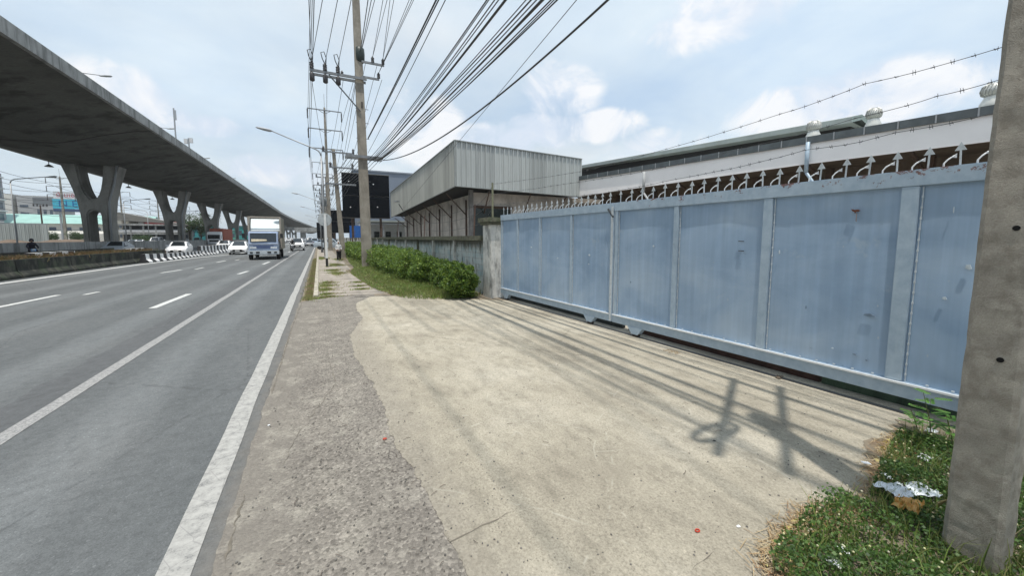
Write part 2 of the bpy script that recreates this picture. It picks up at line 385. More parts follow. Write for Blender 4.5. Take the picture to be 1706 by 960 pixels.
# ------------------------------------------------------------------ mesh building
class MB:
    def __init__(s): s.v = []; s.f = []
    def add(s, verts, faces):
        o = len(s.v); s.v += [tuple(p) for p in verts]; s.f += [tuple(i + o for i in f) for f in faces]; return s
    def box(s, c, size, rz=0, taper=None):
        x, y, z = (k / 2 for k in size); V = []
        for dz in (-z, z):
            t = 1 if (taper is None or dz < 0) else taper
            for dx, dy in ((-x, -y), (x, -y), (x, y), (-x, y)):
                a, b_ = dx * t, dy * t
                V.append((c[0] + a * math.cos(rz) - b_ * math.sin(rz), c[1] + a * math.sin(rz) + b_ * math.cos(rz), c[2] + dz))
        return s.add(V, [(3, 2, 1, 0), (4, 5, 6, 7), (0, 1, 5, 4), (1, 2, 6, 5), (2, 3, 7, 6), (3, 0, 4, 7)])
    def tube(s, pts, r, n=8, caps=True):
        pts = [Vector(p) for p in pts]; rs = r if isinstance(r, (list, tuple)) else [r] * len(pts)
        o = len(s.v); prev = None
        for i, p in enumerate(pts):
            d = (pts[min(i + 1, len(pts) - 1)] - pts[max(i - 1, 0)]).normalized()
            a = Vector((0, 0, 1)) if abs(d.z) < .95 else Vector((1, 0, 0))
            if prev is None: e1 = d.cross(a).normalized()
            else: e1 = (prev - d * prev.dot(d)).normalized()
            prev = e1; e2 = d.cross(e1)
            for k in range(n):
                t = 2 * math.pi * k / n; q = p + (e1 * math.cos(t) + e2 * math.sin(t)) * rs[i]; s.v.append(tuple(q))
        for i in range(len(pts) - 1):
            for k in range(n):
                a = o + i * n + k; b_ = o + i * n + (k + 1) % n
                s.f.append((a, b_, b_ + n, a + n))
        if caps:
            s.f.append(tuple(o + k for k in reversed(range(n)))); e = o + (len(pts) - 1) * n
            s.f.append(tuple(e + k for k in range(n)))
        return s
    def bar(s, p, q, w, h=None):
        """rectangular bar from p to q; w = sideways, h = upright"""
        p = Vector(p); q = Vector(q); h = h or w; d = (q - p).normalized()
        a = Vector((0, 0, 1)) if abs(d.z) < .95 else Vector((0, 1, 0))
        e1 = d.cross(a).normalized() * w / 2; e2 = e1.cross(d).normalized() * h / 2
        V = [p - e1 - e2, p + e1 - e2, p + e1 + e2, p - e1 + e2, q - e1 - e2, q + e1 - e2, q + e1 + e2, q - e1 + e2]
        return s.add(V, [(0, 1, 2, 3), (7, 6, 5, 4), (0, 4, 5, 1), (1, 5, 6, 2), (2, 6, 7, 3), (3, 7, 4, 0)])
    def lathe(s, c, prof, n=16, axis='Z'):
        o = len(s.v)
        for (r, z) in prof:
            for k in range(n):
                t = 2 * math.pi * k / n
                if axis == 'Z': s.v.append((c[0] + r * math.cos(t), c[1] + r * math.sin(t), c[2] + z))
                elif axis == 'X': s.v.append((c[0] + z, c[1] + r * math.cos(t), c[2] + r * math.sin(t)))
                else: s.v.append((c[0] + r * math.cos(t), c[1] + z, c[2] + r * math.sin(t)))
        for i in range(len(prof) - 1):
            for k in range(n):
                a = o + i * n + k; b_ = o + i * n + (k + 1) % n; s.f.append((a, b_, b_ + n, a + n))
        s.f.append(tuple(o + k for k in reversed(range(n)))); e = o + (len(prof) - 1) * n
        s.f.append(tuple(e + k for k in range(n))); return s
    def prism(s, poly, p0, ax, ay, d):
        """extrude a 2D polygon: point = p0 + ax*a + ay*b, thickness vector d"""
        p0, ax, ay, d = (Vector(k) for k in (p0, ax, ay, d)); n = len(poly)
        V = [p0 + ax * a + ay * b for a, b in poly]; V += [q + d for q in V]
        return s.add(V, [tuple(reversed(range(n))), tuple(range(n, 2 * n))] + [(i, (i + 1) % n, n + (i + 1) % n, n + i) for i in range(n)])
    def sheet(s, poly, z):
        return s.add([(p[0], p[1], z) for p in poly], [tuple(range(len(poly)))])
    def build(s, name, mat, parent=None, smooth=False, bevel=0):
        me = bpy.data.meshes.new(name); me.from_pydata(s.v, [], s.f); me.update()
        ob = bpy.data.objects.new(name, me); COL.objects.link(ob)
        if mat is not None: me.materials.append(mat)
        if parent is not None: ob.parent = parent
        import bmesh
        bm = bmesh.new(); bm.from_mesh(me); bmesh.ops.recalc_face_normals(bm, faces=bm.faces[:])
        if bevel:
            bmesh.ops.bevel(bm, geom=[e for e in bm.edges if e.is_manifold and e.calc_face_angle(0) > .5], offset=bevel, segments=2, affect='EDGES', clamp_overlap=True)
        bm.to_mesh(me); bm.free()
        if smooth:
            for p in me.polygons: p.use_smooth = True
        return ob

def tag(o, label=None, cat=None, group=None, kind=None):
    if label: o['label'] = label
    if cat: o['category'] = cat
    if group: o['group'] = group
    if kind: o['kind'] = kind
    return o
def thing(name, label, cat, loc=(0, 0, 0), rz=0, group=None):
    o = bpy.data.objects.new(name, None); COL.objects.link(o); o.empty_display_size = .2
    o.location = loc; o.rotation_euler = (0, 0, rz); return tag(o, label, cat, group)
KIDS = {}
def children(o): return [c for c in bpy.data.objects if c.parent is o]
def copy_tree(o, parent=None):
    c = o.copy(); COL.objects.link(c); c.parent = parent
    for ch in children(o): copy_tree(ch, c)
    return c
def dup(o, loc, rz, label, group=None):
    c = copy_tree(o); c.location = loc; c.rotation_euler = (0, 0, rz); c['label'] = label
    if group: c['group'] = group
    return c
def struct(name, mb, mat, z=None):
    ob = mb.build(name, mat); ob['kind'] = 'structure'; return ob
def bulk(name, V, Fc, mat, parent=None):
    me = bpy.data.meshes.new(name)
    V = np.asarray(V, dtype=np.float32); Fc = np.asarray(Fc, dtype=np.int32); k = Fc.shape[1]
    me.vertices.add(len(V)); me.vertices.foreach_set('co', V.ravel())
    me.loops.add(Fc.size); me.loops.foreach_set('vertex_index', Fc.ravel())
    me.polygons.add(len(Fc)); me.polygons.foreach_set('loop_start', np.arange(0, Fc.size, k, dtype=np.int32))
    me.polygons.foreach_set('loop_total', np.full(len(Fc), k, dtype=np.int32))
    me.update(calc_edges=True); me.validate()
    ob = bpy.data.objects.new(name, me); COL.objects.link(ob); me.materials.append(mat)
    if parent is not None: ob.parent = parent
    return ob
def leaf_quads(P, size, flat=.5, aspect=.55):
    """leaf-shaped quads (diamonds, slightly folded) at points P"""
    n = len(P); P = np.asarray(P)
    d = rng.normal(size=(n, 3)); d[:, 2] *= flat; d /= np.linalg.norm(d, axis=1)[:, None]
    e = rng.normal(size=(n, 3)); e -= (e * d).sum(1)[:, None] * d; e /= np.linalg.norm(e, axis=1)[:, None]
    nn = np.cross(d, e)
    s = (np.asarray(size) * rng.uniform(.6, 1.3, n))[:, None] if np.isscalar(size) else np.asarray(size)[:, None]
    V = np.stack([P - d * s * .5, P + e * s * aspect * .5 + nn * s * .08, P + d * s * .5, P - e * s * aspect * .5 + nn * s * .08], 1).reshape(-1, 3)
    return V, np.arange(4 * n).reshape(n, 4)
def blades(P, h, w=.008, lean=.45):
    """grass blades: slim bent triangles pairs"""
    n = len(P); P = np.asarray(P); a = rng.uniform(0, 2 * np.pi, n)
    hh = h * rng.uniform(.45, 1.25, n) if np.isscalar(h) else np.asarray(h)
    ln = rng.uniform(0, lean, n) * hh; b = rng.uniform(0, 2 * np.pi, n)
    s = np.stack([np.cos(a), np.sin(a), np.zeros(n)], 1) * w * .5 * rng.uniform(.7, 1.5, n)[:, None]
    L = np.stack([np.cos(b), np.sin(b), np.zeros(n)], 1) * ln[:, None]
    z = np.zeros((n, 3)); z[:, 2] = hh
    m = P + L * .35 + z * .55; t = P + L + z * .95
    V = np.stack([P - s, P + s, m + s * .8, t, m - s * .8], 1).reshape(-1, 3)
    return V, np.arange(5 * n).reshape(n, 5)
def in_poly(x, y, poly):
    inside = np.zeros(len(x), bool); n = len(poly); j = n - 1
    for i in range(n):
        xi, yi = poly[i]; xj, yj = poly[j]
        inside ^= ((yi > y) != (yj > y)) & (x < (xj - xi) * (y - yi) / (yj - yi + 1e-12) + xi); j = i
    return inside
def scatter(poly, n, dens=None):
    xs = [p[0] for p in poly]; ys = [p[1] for p in poly]
    x = rng.uniform(min(xs), max(xs), n * 3); y = rng.uniform(min(ys), max(ys), n * 3)
    k = in_poly(x, y, poly)
    if dens is not None: k &= rng.random(len(x)) < dens(x, y)
    x = x[k][:n]; y = y[k][:n]; return x, y
def ragged(poly, step=.08, amp=.03, seed=0):
    out = []
    for i in range(len(poly)):
        a = Vector((*poly[i], 0)); b = Vector((*poly[(i + 1) % len(poly)], 0)); L = (b - a).length
        k = max(1, min(int(L / step), 420)); d = (b - a).normalized(); nrm = Vector((-d.y, d.x, 0))
        for j in range(k):
            p = a.lerp(b, j / k); o = mnoise.noise(p * 1.9 + Vector((seed, 0, 0))) * amp * 2.4 + mnoise.noise(p * 8 + Vector((seed, 5, 0))) * amp + mnoise.noise(p * 31) * amp * .45
            if L < .5 or L > 60: o = 0
            p = p + nrm * o; out.append((p.x, p.y))
    return out
# ================================================================== THE GROUND
M_ASPH = mat_asphalt(); M_MARK = mat_marking(); M_MARK2 = mat_marking_thin(); M_MARK3 = mat_marking_fresh()
M_SHOULDER = mat_shoulder(); M_DRIVE = mat_concrete_drive()
M_DIRT = simple('dry_earth', (.20, .165, .12), .95, var=.35, scale=1.5, bump=.5, bscale=30)
M_GROUND = simple('far_ground', (.17, .165, .145), .95, var=.3, scale=.05, bump=0)

g = MB().sheet([(-1500, -60), (1200, -60), (1200, 2600), (-1500, 2600)], -.02); struct('ground', g, M_GROUND)
g = MB().sheet([(-12.4, -12), (-.56, -12), (-.58, 3), (-.55, 8), (-.56, 12), (-.5, 30), (-.45, 60), (.6, 400), (.6, 900), (-13, 900), (-12.4, 60)], 0.0)
struct('road', g, M_ASPH)
g = MB().sheet([(-22, -12), (-14.6, -12), (-14.6, 45), (-12.2, 60), (-12.5, 900), (-22, 900)], 0.0); struct('inner_carriageway', g, M_ASPH)
g = MB().sheet([(-48, -12), (-30, -12), (-30, 900), (-48, 900)], 0.0); struct('far_carriageway', g, M_ASPH)

def stripe(name, pts, w, mat, z=.005, n=1):
    """painted line along ground points"""
    mb = MB(); pts = [Vector((p[0], p[1], 0)) for p in pts]; V = []
    for i, p in enumerate(pts):
        d = (pts[min(i + 1, len(pts) - 1)] - pts[max(i - 1, 0)]).normalized(); s = Vector((d.y, -d.x, 0)) * w / 2
        V += [(p - s).to_tuple()[:2] + (z,), (p + s).to_tuple()[:2] + (z,)]
    mb.add(V, [(2 * i, 2 * i + 1, 2 * i + 3, 2 * i + 2) for i in range(len(pts) - 1)])
    return struct(name, mb, mat)
def wob(x, y0, y1, step=.5, a=.018):
    ys = np.arange(y0, y1, step); return [(x(y) + a * mnoise.noise(Vector((0, y * .7, 3))), y) for y in ys]
stripe('edge_line', wob(lambda y: -.775 + .0003 * y, -8, 300, .3), .168, M_MARK)
stripe('solid_lane_line', wob(lambda y: -2.62, -8, 200, .6), .15, M_MARK2)
stripe('left_edge_line', [(-11.6, -8), (-11.5, 10)] + [G(*p)[:2] for p in ((0, 473), (120, 456.5), (240, 440), (320, 430.5), (400, 422.3))] + [(-8.6, 100), (-8.6, 300)], .30, M_MARK3)
for i, (a, b_) in enumerate([((254, 514), (315, 490)), ((397, 457), (413, 452)), ((438, 440.5), (449, 436.5))]):
    stripe('lane_dash', [G(*a), G(*b_)], .17, M_MARK3)
for a, b_ in [((-70, 526), (97, 492)), ((268, 455), (302, 449.8)), ((361, 437.5), (376, 434.6))]:
    stripe('lane_dash', [G(*a), G(*b_)], .17, M_MARK3)
for a, b_ in [((140, 491.5), (165, 486.5)), ((325, 449), (339, 446)), ((392, 434), (399, 432.5))]:
    stripe('faint_lane_dash', [G(*a), G(*b_)], .13, M_MARK3)
for k in range(8):
    stripe('lane_dash', [(-3.55, 46 + 11 * k), (-3.55, 49 + 11 * k)], .15, M_MARK3)
    stripe('lane_dash', [(-6.3, 46 + 11 * k), (-6.3, 49 + 11 * k)], .15, M_MARK3)

# shoulder, driveway and pavement
def lerp_tab(tab, y):
    if y <= tab[0][0]: return tab[0][1]
    for (a, xa), (b_, xb) in zip(tab, tab[1:]):
        if y <= b_: return xa + (xb - xa) * (y - a) / (b_ - a)
    return tab[-1][1]
def rough_edge(y, amp, seed):
    p = Vector((seed, y, 0)); return amp * (2.2 * mnoise.noise(p * 1.7) + mnoise.noise(p * 6) + .6 * mnoise.noise(p * 19) + .35 * mnoise.noise(p * 55))
def ribbon(name, lt, rt, y0, y1, step, al, ar, z, mat, seed=1, nx=6):
    # a ground sheet laid in rows, with broken left and right edges
    V = []; Fs = []; ys_ = []; y = y0
    while y < y1: ys_.append(y); y += step * (1 if y > 0 else 6)
    ys_.append(y1)
    for y in ys_:
        a = lerp_tab(lt, y) + rough_edge(y, al, seed); b_ = lerp_tab(rt, y) + rough_edge(y, ar, seed + 9)
        V += [(a + (b_ - a) * i / nx, y, z) for i in range(nx + 1)]
    for j in range(len(ys_) - 1):
        for i in range(nx): k = j * (nx + 1) + i; Fs.append((k, k + 1, k + nx + 2, k + nx + 1))
    return struct(name, MB().add(V, Fs), mat)
ribbon('shoulder', [(-6, -.60), (4, -.59), (12.2, -.56), (12.9, -.28), (13.4, -.1)], [(-6, 2.2), (13.4, 1.7)], -6, 13.45, .03, .012, .0, .007, M_SHOULDER, 2)
left = [G(*p)[:2] for p in ((770, 950), (745, 900), (690, 790), (640, 700), (620, 650), (595, 600), (585, 560), (603, 530), (592, 508))]
lt = sorted([(-6, .95), (.8, .75)] + [(p[1], p[0]) for p in left] + [(12.4, 1.3), (13.0, 2.2)])
lt2 = []
for a, b_ in lt:
    if not lt2 or a > lt2[-1][0] + .05: lt2.append((a, b_))
ribbon('driveway', lt2, [(-6, 5.7), (4, 5.75), (13.1, 5.0)], -6, 13.0, .03, .03, .0, .011, M_DRIVE, 5)
g = MB().sheet(ragged([(1.1, 1.2), (1.35, 1.45), (1.5, 1.66), (1.3, 1.68), (1.02, 1.5), (.72, 1.52), (.70, 1.40)], .03, .03, 9), .0125)
M_SIDE = mat_concrete('pavement_concrete', (.36, .32, .275), (.20, .17, .13), .45, 1.6, 1.0, 0, .5)
struct('pavement', MB().sheet(ragged([(-.22, 12.9), (2.0, 12.9), (1.9, 16), (1.6, 24), (1.6, 60), (2.2, 120), (-.2, 120)], .15, .03, 4), .016), M_SIDE)
struct('verge_soil', MB().sheet([(1.5, 12.6), (5.2, 9.5), (5.0, 30), (3.2, 120), (1.7, 120), (1.45, 24)], .012), M_DIRT)
struct('gutter_soil', MB().sheet([(-.52, 12.2), (-.2, 12.7), (-.2, 120), (-.46, 120)], .008), M_DIRT)
struct('yard', MB().sheet([(5.8, -8), (60, -8), (60, 30), (5.0, 30), (5.0, 13)], .002), mat_concrete('yard_concrete', (.30, .28, .25), scale=.6))
struct('weedy_soil', MB().sheet(ragged([tuple(G(*p)[:2]) for p in ((1262, 958), (1290, 900), (1340, 850), (1440, 830), (1450, 790), (1470, 740), (1510, 705))] + [(5.2, 1.3), (5.6, -3), (1.6, -3)], .03, .06, 3), .0155), M_DIRT)
M_KERB = mat_concrete('kerb_concrete', (.46, .42, .34), scale=3)
kb = MB()
for k in range(34):
    y = 12.95 + k * 2.0; kb.box((-.15 + .02 * mnoise.noise(Vector((k, 0, 0))), y + .98, .03), (.13, 1.95, .10))
struct('kerb', kb, M_KERB)
# pavement slab joints lifted and broken near the driveway
jm = MB()
for (x0, y0, x1, y1) in ((-.1, 13.6, 3.0, 13.3), (.9, 12.5, 3.2, 12.2), (-.1, 18.2, 1.5, 18.1), (-.1, 24.5, 1.5, 24.4), (-.1, 31, 1.5, 31)):
    P = [(x0 + (x1 - x0) * t, y0 + (y1 - y0) * t + .05 * mnoise.noise(Vector((t * 7, y0, 0)))) for t in np.linspace(0, 1, 24)]
    for a, c in zip(P, P[1:]): jm.bar((a[0], a[1], .017), (c[0], c[1], .017), .02 + .015 * random.random(), .006)
struct('slab_joint', jm, simple('joint_dark', (.05, .045, .04), .95))

def crack(name, pts, w, z, seed):
    mb = MB(); P = []
    for a, b_ in zip(pts, pts[1:]):
        a = Vector((a[0], a[1], 0)); b_ = Vector((b_[0], b_[1], 0)); n = max(3, int((b_ - a).length / .025))
        for k in range(n):
            p = a.lerp(b_, k / n); q = Vector((p.x * 9, p.y * 9, seed)); P.append(Vector((p.x + .022 * mnoise.noise(q) + .01 * mnoise.noise(q * 4), p.y + .022 * mnoise.noise(q + Vector((7, 7, 0))), z)))
    V = []
    for i, p in enumerate(P):
        d = (P[min(i + 1, len(P) - 1)] - P[max(i - 1, 0)]).normalized(); s = Vector((d.y, -d.x, 0)); k = max(.12, .6 + 1.3 * mnoise.noise(p * 14 + Vector((0, 0, seed)))) * w / 2
        k *= min(1, i / 6 + .1, (len(P) - 1 - i) / 6 + .1); V += [tuple(p - s * k), tuple(p + s * k)]
    mb.add(V, [(2 * i, 2 * i + 1, 2 * i + 3, 2 * i + 2) for i in range(len(P) - 1)])
    struct(name, mb, simple('crack_dirt', (.17, .15, .12), .95, var=.3, bump=0))
crack('slab_crack', [G(728, 918), G(790, 888), G(862, 850)], .010, .0155, 3)
crack('slab_crack', [G(1150, 960), G(1190, 925), G(1215, 915)], .004, .0155, 9)
crack('slab_crack', [G(700, 560), G(900, 585), G(1020, 600)], .009, .0155, 5)
crack('edge_crack', [G(503, 505), G(487, 545), G(462, 628), G(452, 660)], .022, .0115, 6)
crack('edge_crack', [G(410, 820), G(385, 900), G(372, 960)], .014, .0115, 8)
crack('shoulder_crack', [G(545, 590), G(560, 640), G(500, 720), G(470, 780)], .006, .0115, 4)
# planted median between the two dark walls
M_DRYSOIL = simple('median_soil', (.16, .11, .07), .95, var=.4, scale=2, bump=.6, bscale=20)
struct('median_soil', MB().box((-13.3, 14, .34), (1.9, 62, .68)), M_DRYSOIL)

# ================================================================== VIADUCT
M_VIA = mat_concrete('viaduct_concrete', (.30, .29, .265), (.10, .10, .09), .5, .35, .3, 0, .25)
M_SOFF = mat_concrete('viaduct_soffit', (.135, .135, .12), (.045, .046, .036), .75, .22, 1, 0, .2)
M_PARA = mat_concrete('parapet_concrete', (.36, .36, .345), (.12, .12, .115), .7, .9, .12, 0, .25)
def doff(y):
    t = max(0, min(1, (y - 210) / 330)); return 15 * t * t * (3 - 2 * t)
ys = list(range(-60, 200, 10)) + list(range(200, 700, 14))
sec = [(-15.9, 13.72), (-15.9, 13.5), (-17.4, 13.2), (-19.6, 12.6), (-21.4, 11.95), (-22.8, 11.5), (-23.6, 11.35), (-28.7, 11.35), (-29.5, 11.5), (-30.8, 11.95), (-32.6, 12.6), (-34.8, 13.2), (-36.2, 13.5), (-36.2, 13.72)]
def sweep(sec, closed=True):
    mb = MB(); n = len(sec); V = []
    for y in ys:
        for (x, z) in sec: V.append((x + doff(y), y, z - 2.5 * max(0, min(1, (y - 260) / 400))))
    Fs = [(i * n + k, i * n + (k + 1) % n, (i + 1) * n + (k + 1) % n, (i + 1) * n + k) for i in range(len(ys) - 1) for k in range(n)]
    Fs += [tuple(range(n)), tuple((len(ys) - 1) * n + k for k in range(n))]
    return mb.add(V, Fs)
via = thing('viaduct', 'long grey concrete expressway viaduct on V-shaped piers above the left side of the road', 'viaduct', (0, 0, 0))
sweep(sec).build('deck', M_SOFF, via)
sweep([(-15.6, 14.4), (-15.6, 13.46), (-15.898, 13.46), (-15.898, 14.4)]).build('parapet', M_PARA, via)
sweep([(-36.5, 14.4), (-36.5, 13.46), (-36.202, 13.46), (-36.202, 14.4)]).build('parapet', M_PARA, via)
for k in range(8): MB().box((-15.594, 28 + 30.4 * k, 13.93), (.02, .10, .95)).build('joint_gap', simple('joint_dark', (.05, .045, .04)), via)
po = [(1.3, -.1), (1.3, 3), (1.38, 5), (1.6, 6.8), (1.95, 8.4), (2.4, 10), (2.85, 11.5)]
pin = [(1.25, 11.5), (1.12, 10.2), (.98, 9.1), (.80, 8.2), (.58, 7.5), (.3, 7.0), (0, 6.85)]
arch = [(.62, -.1), (.62, 4.75), (.54, 5.1), (.34, 5.36), (0, 5.45)]
poly = po + pin + [(-x, z) for x, z in reversed(pin[:-1])] + [(-x, z) for x, z in reversed(po)]
poly += [(-x, z) for x, z in arch] + [(x, z) for x, z in reversed(arch[:-1])]
pier0 = None
for k in range(-1, 12):
    y = 71.4 + 30.4 * (k - 1) if k > 0 else 71.4 + 30.4 * (k - 1)
    if pier0 is None:
        pier0 = MB().prism(poly, (0, 1.3, 0), (1, 0, 0), (0, 0, 1), (0, -2.6, 0)).build('pier', M_VIA, via, bevel=.18); p = pier0
    else:
        p = pier0.copy(); COL.objects.link(p); p.parent = via
    dpn = p
    p.location = (-26.2 + doff(y), y, -2.5 * max(0, min(1, (y - 260) / 400)))
for k in range(6):
    y = 56.2 + 30.4 * k; n = len(sec); mb = MB()
    for (xa, za), (xb, zb_) in zip(sec[1:-1], sec[2:-1]): mb.bar((xa + .0, y, za - .02), (xb, y, zb_ - .02), .12, .05)
    mb.build('deck_joint', simple('joint_dark', (.05, .045, .04)), via)
for k in range(5):
    y = 71.4 + 30.4 * (k - 1) + .3 - 1.75
    MB().tube([(-23.9 + doff(y) + .35, y, 11.4), (-24.2 + doff(y) + .3, y, 9), (-24.6 + doff(y), y, 6.5), (-24.75 + doff(y), y, 0)], .11, 8).build('drain_pipe', simple('drain_pipe_grey', (.30, .31, .32), .5), via, True)
# lamps on the viaduct
M_STEEL = simple('galvanised_steel', (.36, .37, .38), .5, .5, var=.1, scale=4, bump=.05)
M_DSTEEL = simple('dark_steel', (.10, .105, .11), .5, .4, var=.2)
def lamp_post(name, label, base, h, arm, side, group=None, rise=.7, r=.09, mat=None, cat='street lamp'):
    t = thing(name, label, cat, base, 0, group); mat = mat or M_STEEL
    MB().tube([(0, 0, 0), (0, 0, h * .5), (0, 0, h - .5)], [r, r * .8, r * .6], 8).build('pole', mat, t, True)
    P = [(0, 0, h - .5)] + [(side * (1 - math.cos(a)) * .7, 0, h - .5 + math.sin(a) * .6) for a in (.4, .8, 1.2)] + [(side * arm, 0, h + rise)]
    MB().tube(P, [r * .6] * 4 + [r * .4], 8).build('arm', mat, t, True)
    e = Vector(P[-1]); hd = MB().lathe((0, 0, 0), [(.03, -.6), (.14, -.48), (.24, 0), (.23, .42), (.08, .6)], 10, 'X').build('lamp_head', simple('lamp_head_grey', (.42, .43, .44), .4), t, True)
    hd.location = e + Vector((side * .3, 0, 0)); hd.scale = (1, 1, .5); hd.rotation_euler = (0, -side * .15, 0)
    MB().lathe((0, 0, 0), [(r * 1.6, 0), (r * 1.6, .12), (r * 1.1, .16)], 8).build('base', mat, t)
    return t
vl = [((172, 123), 'nearest'), ((282, 212), 'second'), ((343, 262), 'third'), ((388, 296), 'fourth'), ((424, 322), 'fifth')]
for (p, o) in vl:
    q = atX(*p, -22.5)
    lamp_post('viaduct_lamp', f'slim lamp arm showing above the viaduct parapet, {o} from the left of the photo', 'x' and (-26.0, q.y, 13.7), q.z - 13.7 - .3, 3.4, 1, 'lamps on the viaduct', .1, .08, M_DSTEEL)
q = atX(289, 180, -17)
t = thing('antenna_mast', 'thin grey antenna mast standing on the viaduct edge', 'mast', (-17, q.y, 13.7))
MB().tube([(0, 0, 0), (0, 0, q.z - 13.7)], .09, 8).build('pole', M_STEEL, t); MB().box((0.15, 0, q.z - 14.6), (.18, .12, 1.3)).build('antenna', M_STEEL, t)
q = atX(314, 230, -17)
t = thing('camera_mast', 'short mast with two small boxes on the viaduct edge', 'mast', (-17, q.y, 13.7))
MB().tube([(0, 0, 0), (0, 0, q.z - 13.7)], .10, 8).build('pole', M_STEEL, t)
for dx in (-.35, .3): MB().box((dx, 0, q.z - 14.1 + dx * .3), (.4, .3, .7)).build('sensor_box', simple('box_white', (.6, .6, .6)), t)
for p, o in (((81, 270), 'first'), ((214, 309), 'second'), ((287, 330), 'third'), ((331, 343), 'fourth')):
    q = atX(*p, -35.6)
    t = thing('deck_floodlight', f'small dark lamp hanging under the far edge of the viaduct, {o} from the left', 'lamp', (-35.6, q.y, 13.0), 0, 'lamps under the viaduct')
    MB().tube([(0, 0, .4), (0, 0, -.3)], .05, 6).build('stem', M_DSTEEL, t); MB().lathe((0, 0, -.55), [(.5, 0), (.42, .12), (.12, .34)], 12).build('lamp_shade', M_DSTEEL, t)

# far interchange
ic = thing('interchange_bridge', 'pale concrete interchange deck and columns at the far end of the road', 'bridge', depth_pt(495, 250))
MB().box((0, 0, 8.2), (30, 12, 1.1)).add([(-15, -6, 6.9), (15, -6, 6.9), (15, 6, 6.9), (-15, 6, 6.9), (-15, -6, 7.6), (15, -6, 7.6), (15, 6, 7.6), (-15, 6, 7.6)], [(0, 1, 2, 3), (0, 4, 5, 1), (1, 5, 6, 2), (2, 6, 7, 3), (3, 7, 4, 0)]).build('deck', M_PARA, ic)
for dx in (3.6, -9, 14): MB().box((dx, 0, 3.5), (3.2, 3, 7), 0).build('column', M_PARA, ic)
fb = thing('footbridge', 'small grey footbridge across the road in the far distance', 'footbridge', depth_pt(518, 210))
MB().box((0, 0, 5.3), (15, 2.2, .5)).build('deck', M_VIA, fb)
MB().box((0, -1.1, 6.0), (15, .06, .7)).build('railing', M_PARA, fb)
MB().box((0, 0, 7.6), (15, 2.4, .12)).build('roof', M_SOFF, fb)
for dx in (-7, 7): MB().box((dx, 0, 2.6), (.7, .7, 5.2)).build('column', M_VIA, fb)

# ================================================================== BARRIERS
M_DARKWALL = mat_concrete('sooty_barrier', (.035, .037, .032), (.13, .125, .10), .5, 1.1, .5, .25, .4)
bw = thing('dark_median_wall', 'low soot-blackened concrete wall along the left edge of the road', 'wall', (-12.15, 0, 0))
y = -8.0; i = 0
pts = [(-8, -.35), (26, -.1), (34, 0), (42.2, .5)]
def bx(y):
    for (a, xa), (b_, xb) in zip(pts, pts[1:]):
        if y <= b_: return xa + (xb - xa) * (y - a) / (b_ - a)
    return pts[-1][1]
PROF = [(-.30, 0), (-.30, .12), (-.14, .34), (-.11, .84), (.11, .84), (.14, .34), (.30, .12), (.30, 0)]
while y < 41.5:
    L = 4.15; y1 = min(y + L, 42.2)
    mb = MB(); V = [(bx(y) + a, y + .02, b_) for a, b_ in PROF] + [(bx(y1) + a, y1 - .02, b_) for a, b_ in PROF]; n = len(PROF)
    mb.add(V, [tuple(range(n)), tuple(range(n, 2 * n))] + [(k, (k + 1) % n, n + (k + 1) % n, n + k) for k in range(n)])
    mb.build('wall_section', M_DARKWALL, bw, bevel=.02); y = y1
bw2 = thing('inner_median_wall', 'second dark concrete wall behind the planted median strip', 'wall', (-14.5, 0, 0))
MB().prism([(a, b_ * 1.24) for a, b_ in PROF], (0, -8, 0), (1, 0, 0), (0, 0, 1), (0, 49, 0)).build('wall_section', M_DARKWALL, bw2)
M_STR = mat_striped('black_white_stripes', 1.15); M_STR2 = mat_striped('black_white_stripes_wide', 1.5)
def run(name, label, P, hs, mat, w=1.0):
    mb = MB(); n = len(PROF); V = []
    P = [Vector((p[0], p[1], 0)) for p in P]
    for i, p in enumerate(P):
        d = (P[min(i + 1, len(P) - 1)] - P[max(i - 1, 0)]).normalized(); s = Vector((d.y, -d.x, 0))
        h = hs[0] + (hs[1] - hs[0]) * i / (len(P) - 1)
        V += [tuple(p + s * a * w + Vector((0, 0, b_ / .84 * h))) for a, b_ in PROF]
    m = len(P)
    mb.add(V, [tuple(range(n)), tuple((m - 1) * n + k for k in range(n))] + [(j * n + k, j * n + (k + 1) % n, (j + 1) * n + (k + 1) % n, (j + 1) * n + k) for j in range(m - 1) for k in range(n)])
    ob = mb.build(name, mat); tag(ob, label, 'traffic barrier'); return ob
def interp(P, k=8):
    out = []
    for a, b_ in zip(P, P[1:]): out += [tuple(Vector(a[:2]).lerp(Vector(b_[:2]), t / k)) for t in range(k)]
    return out + [tuple(P[-1][:2])]
run('striped_barrier', 'low black and white striped traffic barrier in front of the white sedan', interp([G(238, 438.5), G(280, 433.5), G(325, 427), (-10.9, 56)]), (.66, .40), M_STR, 1.0)
run('striped_barrier', 'taller black and white striped traffic barrier to the right of the white sedan', interp([G(332, 426), G(360, 422), G(392, 418), (-9.6, 82)]), (1.0, .95), M_STR2, 1.1)
# striped blocks inside the planted median
t = MB().box((-13.5, 31.0, .82), (.35, 3.8, .42)).build('striped_kerb_block', mat_striped('black_white_kerb', 1.2)); tag(t, 'short black and white painted block in the planted median', 'traffic block')
t = MB().box((-13.4, 42, .78), (.35, 3.0, .42)).build('striped_kerb_block', MATS.get('x') or bpy.data.materials['black_white_kerb']); tag(t, 'black and white painted block at the far tip of the planted median', 'traffic block')
fw = tag(MB().box((-21.7, 130, .72), (.35, 290, 1.42)).build('grey_median_wall', M_PARA), 'plain grey concrete wall running below the viaduct beside its piers', 'wall')
tag(MB().box((-29.8, 130, .55), (.35, 290, 1.0)).build('far_median_wall', M_DARKWALL), 'dark low wall on the far side of the viaduct piers', 'wall')
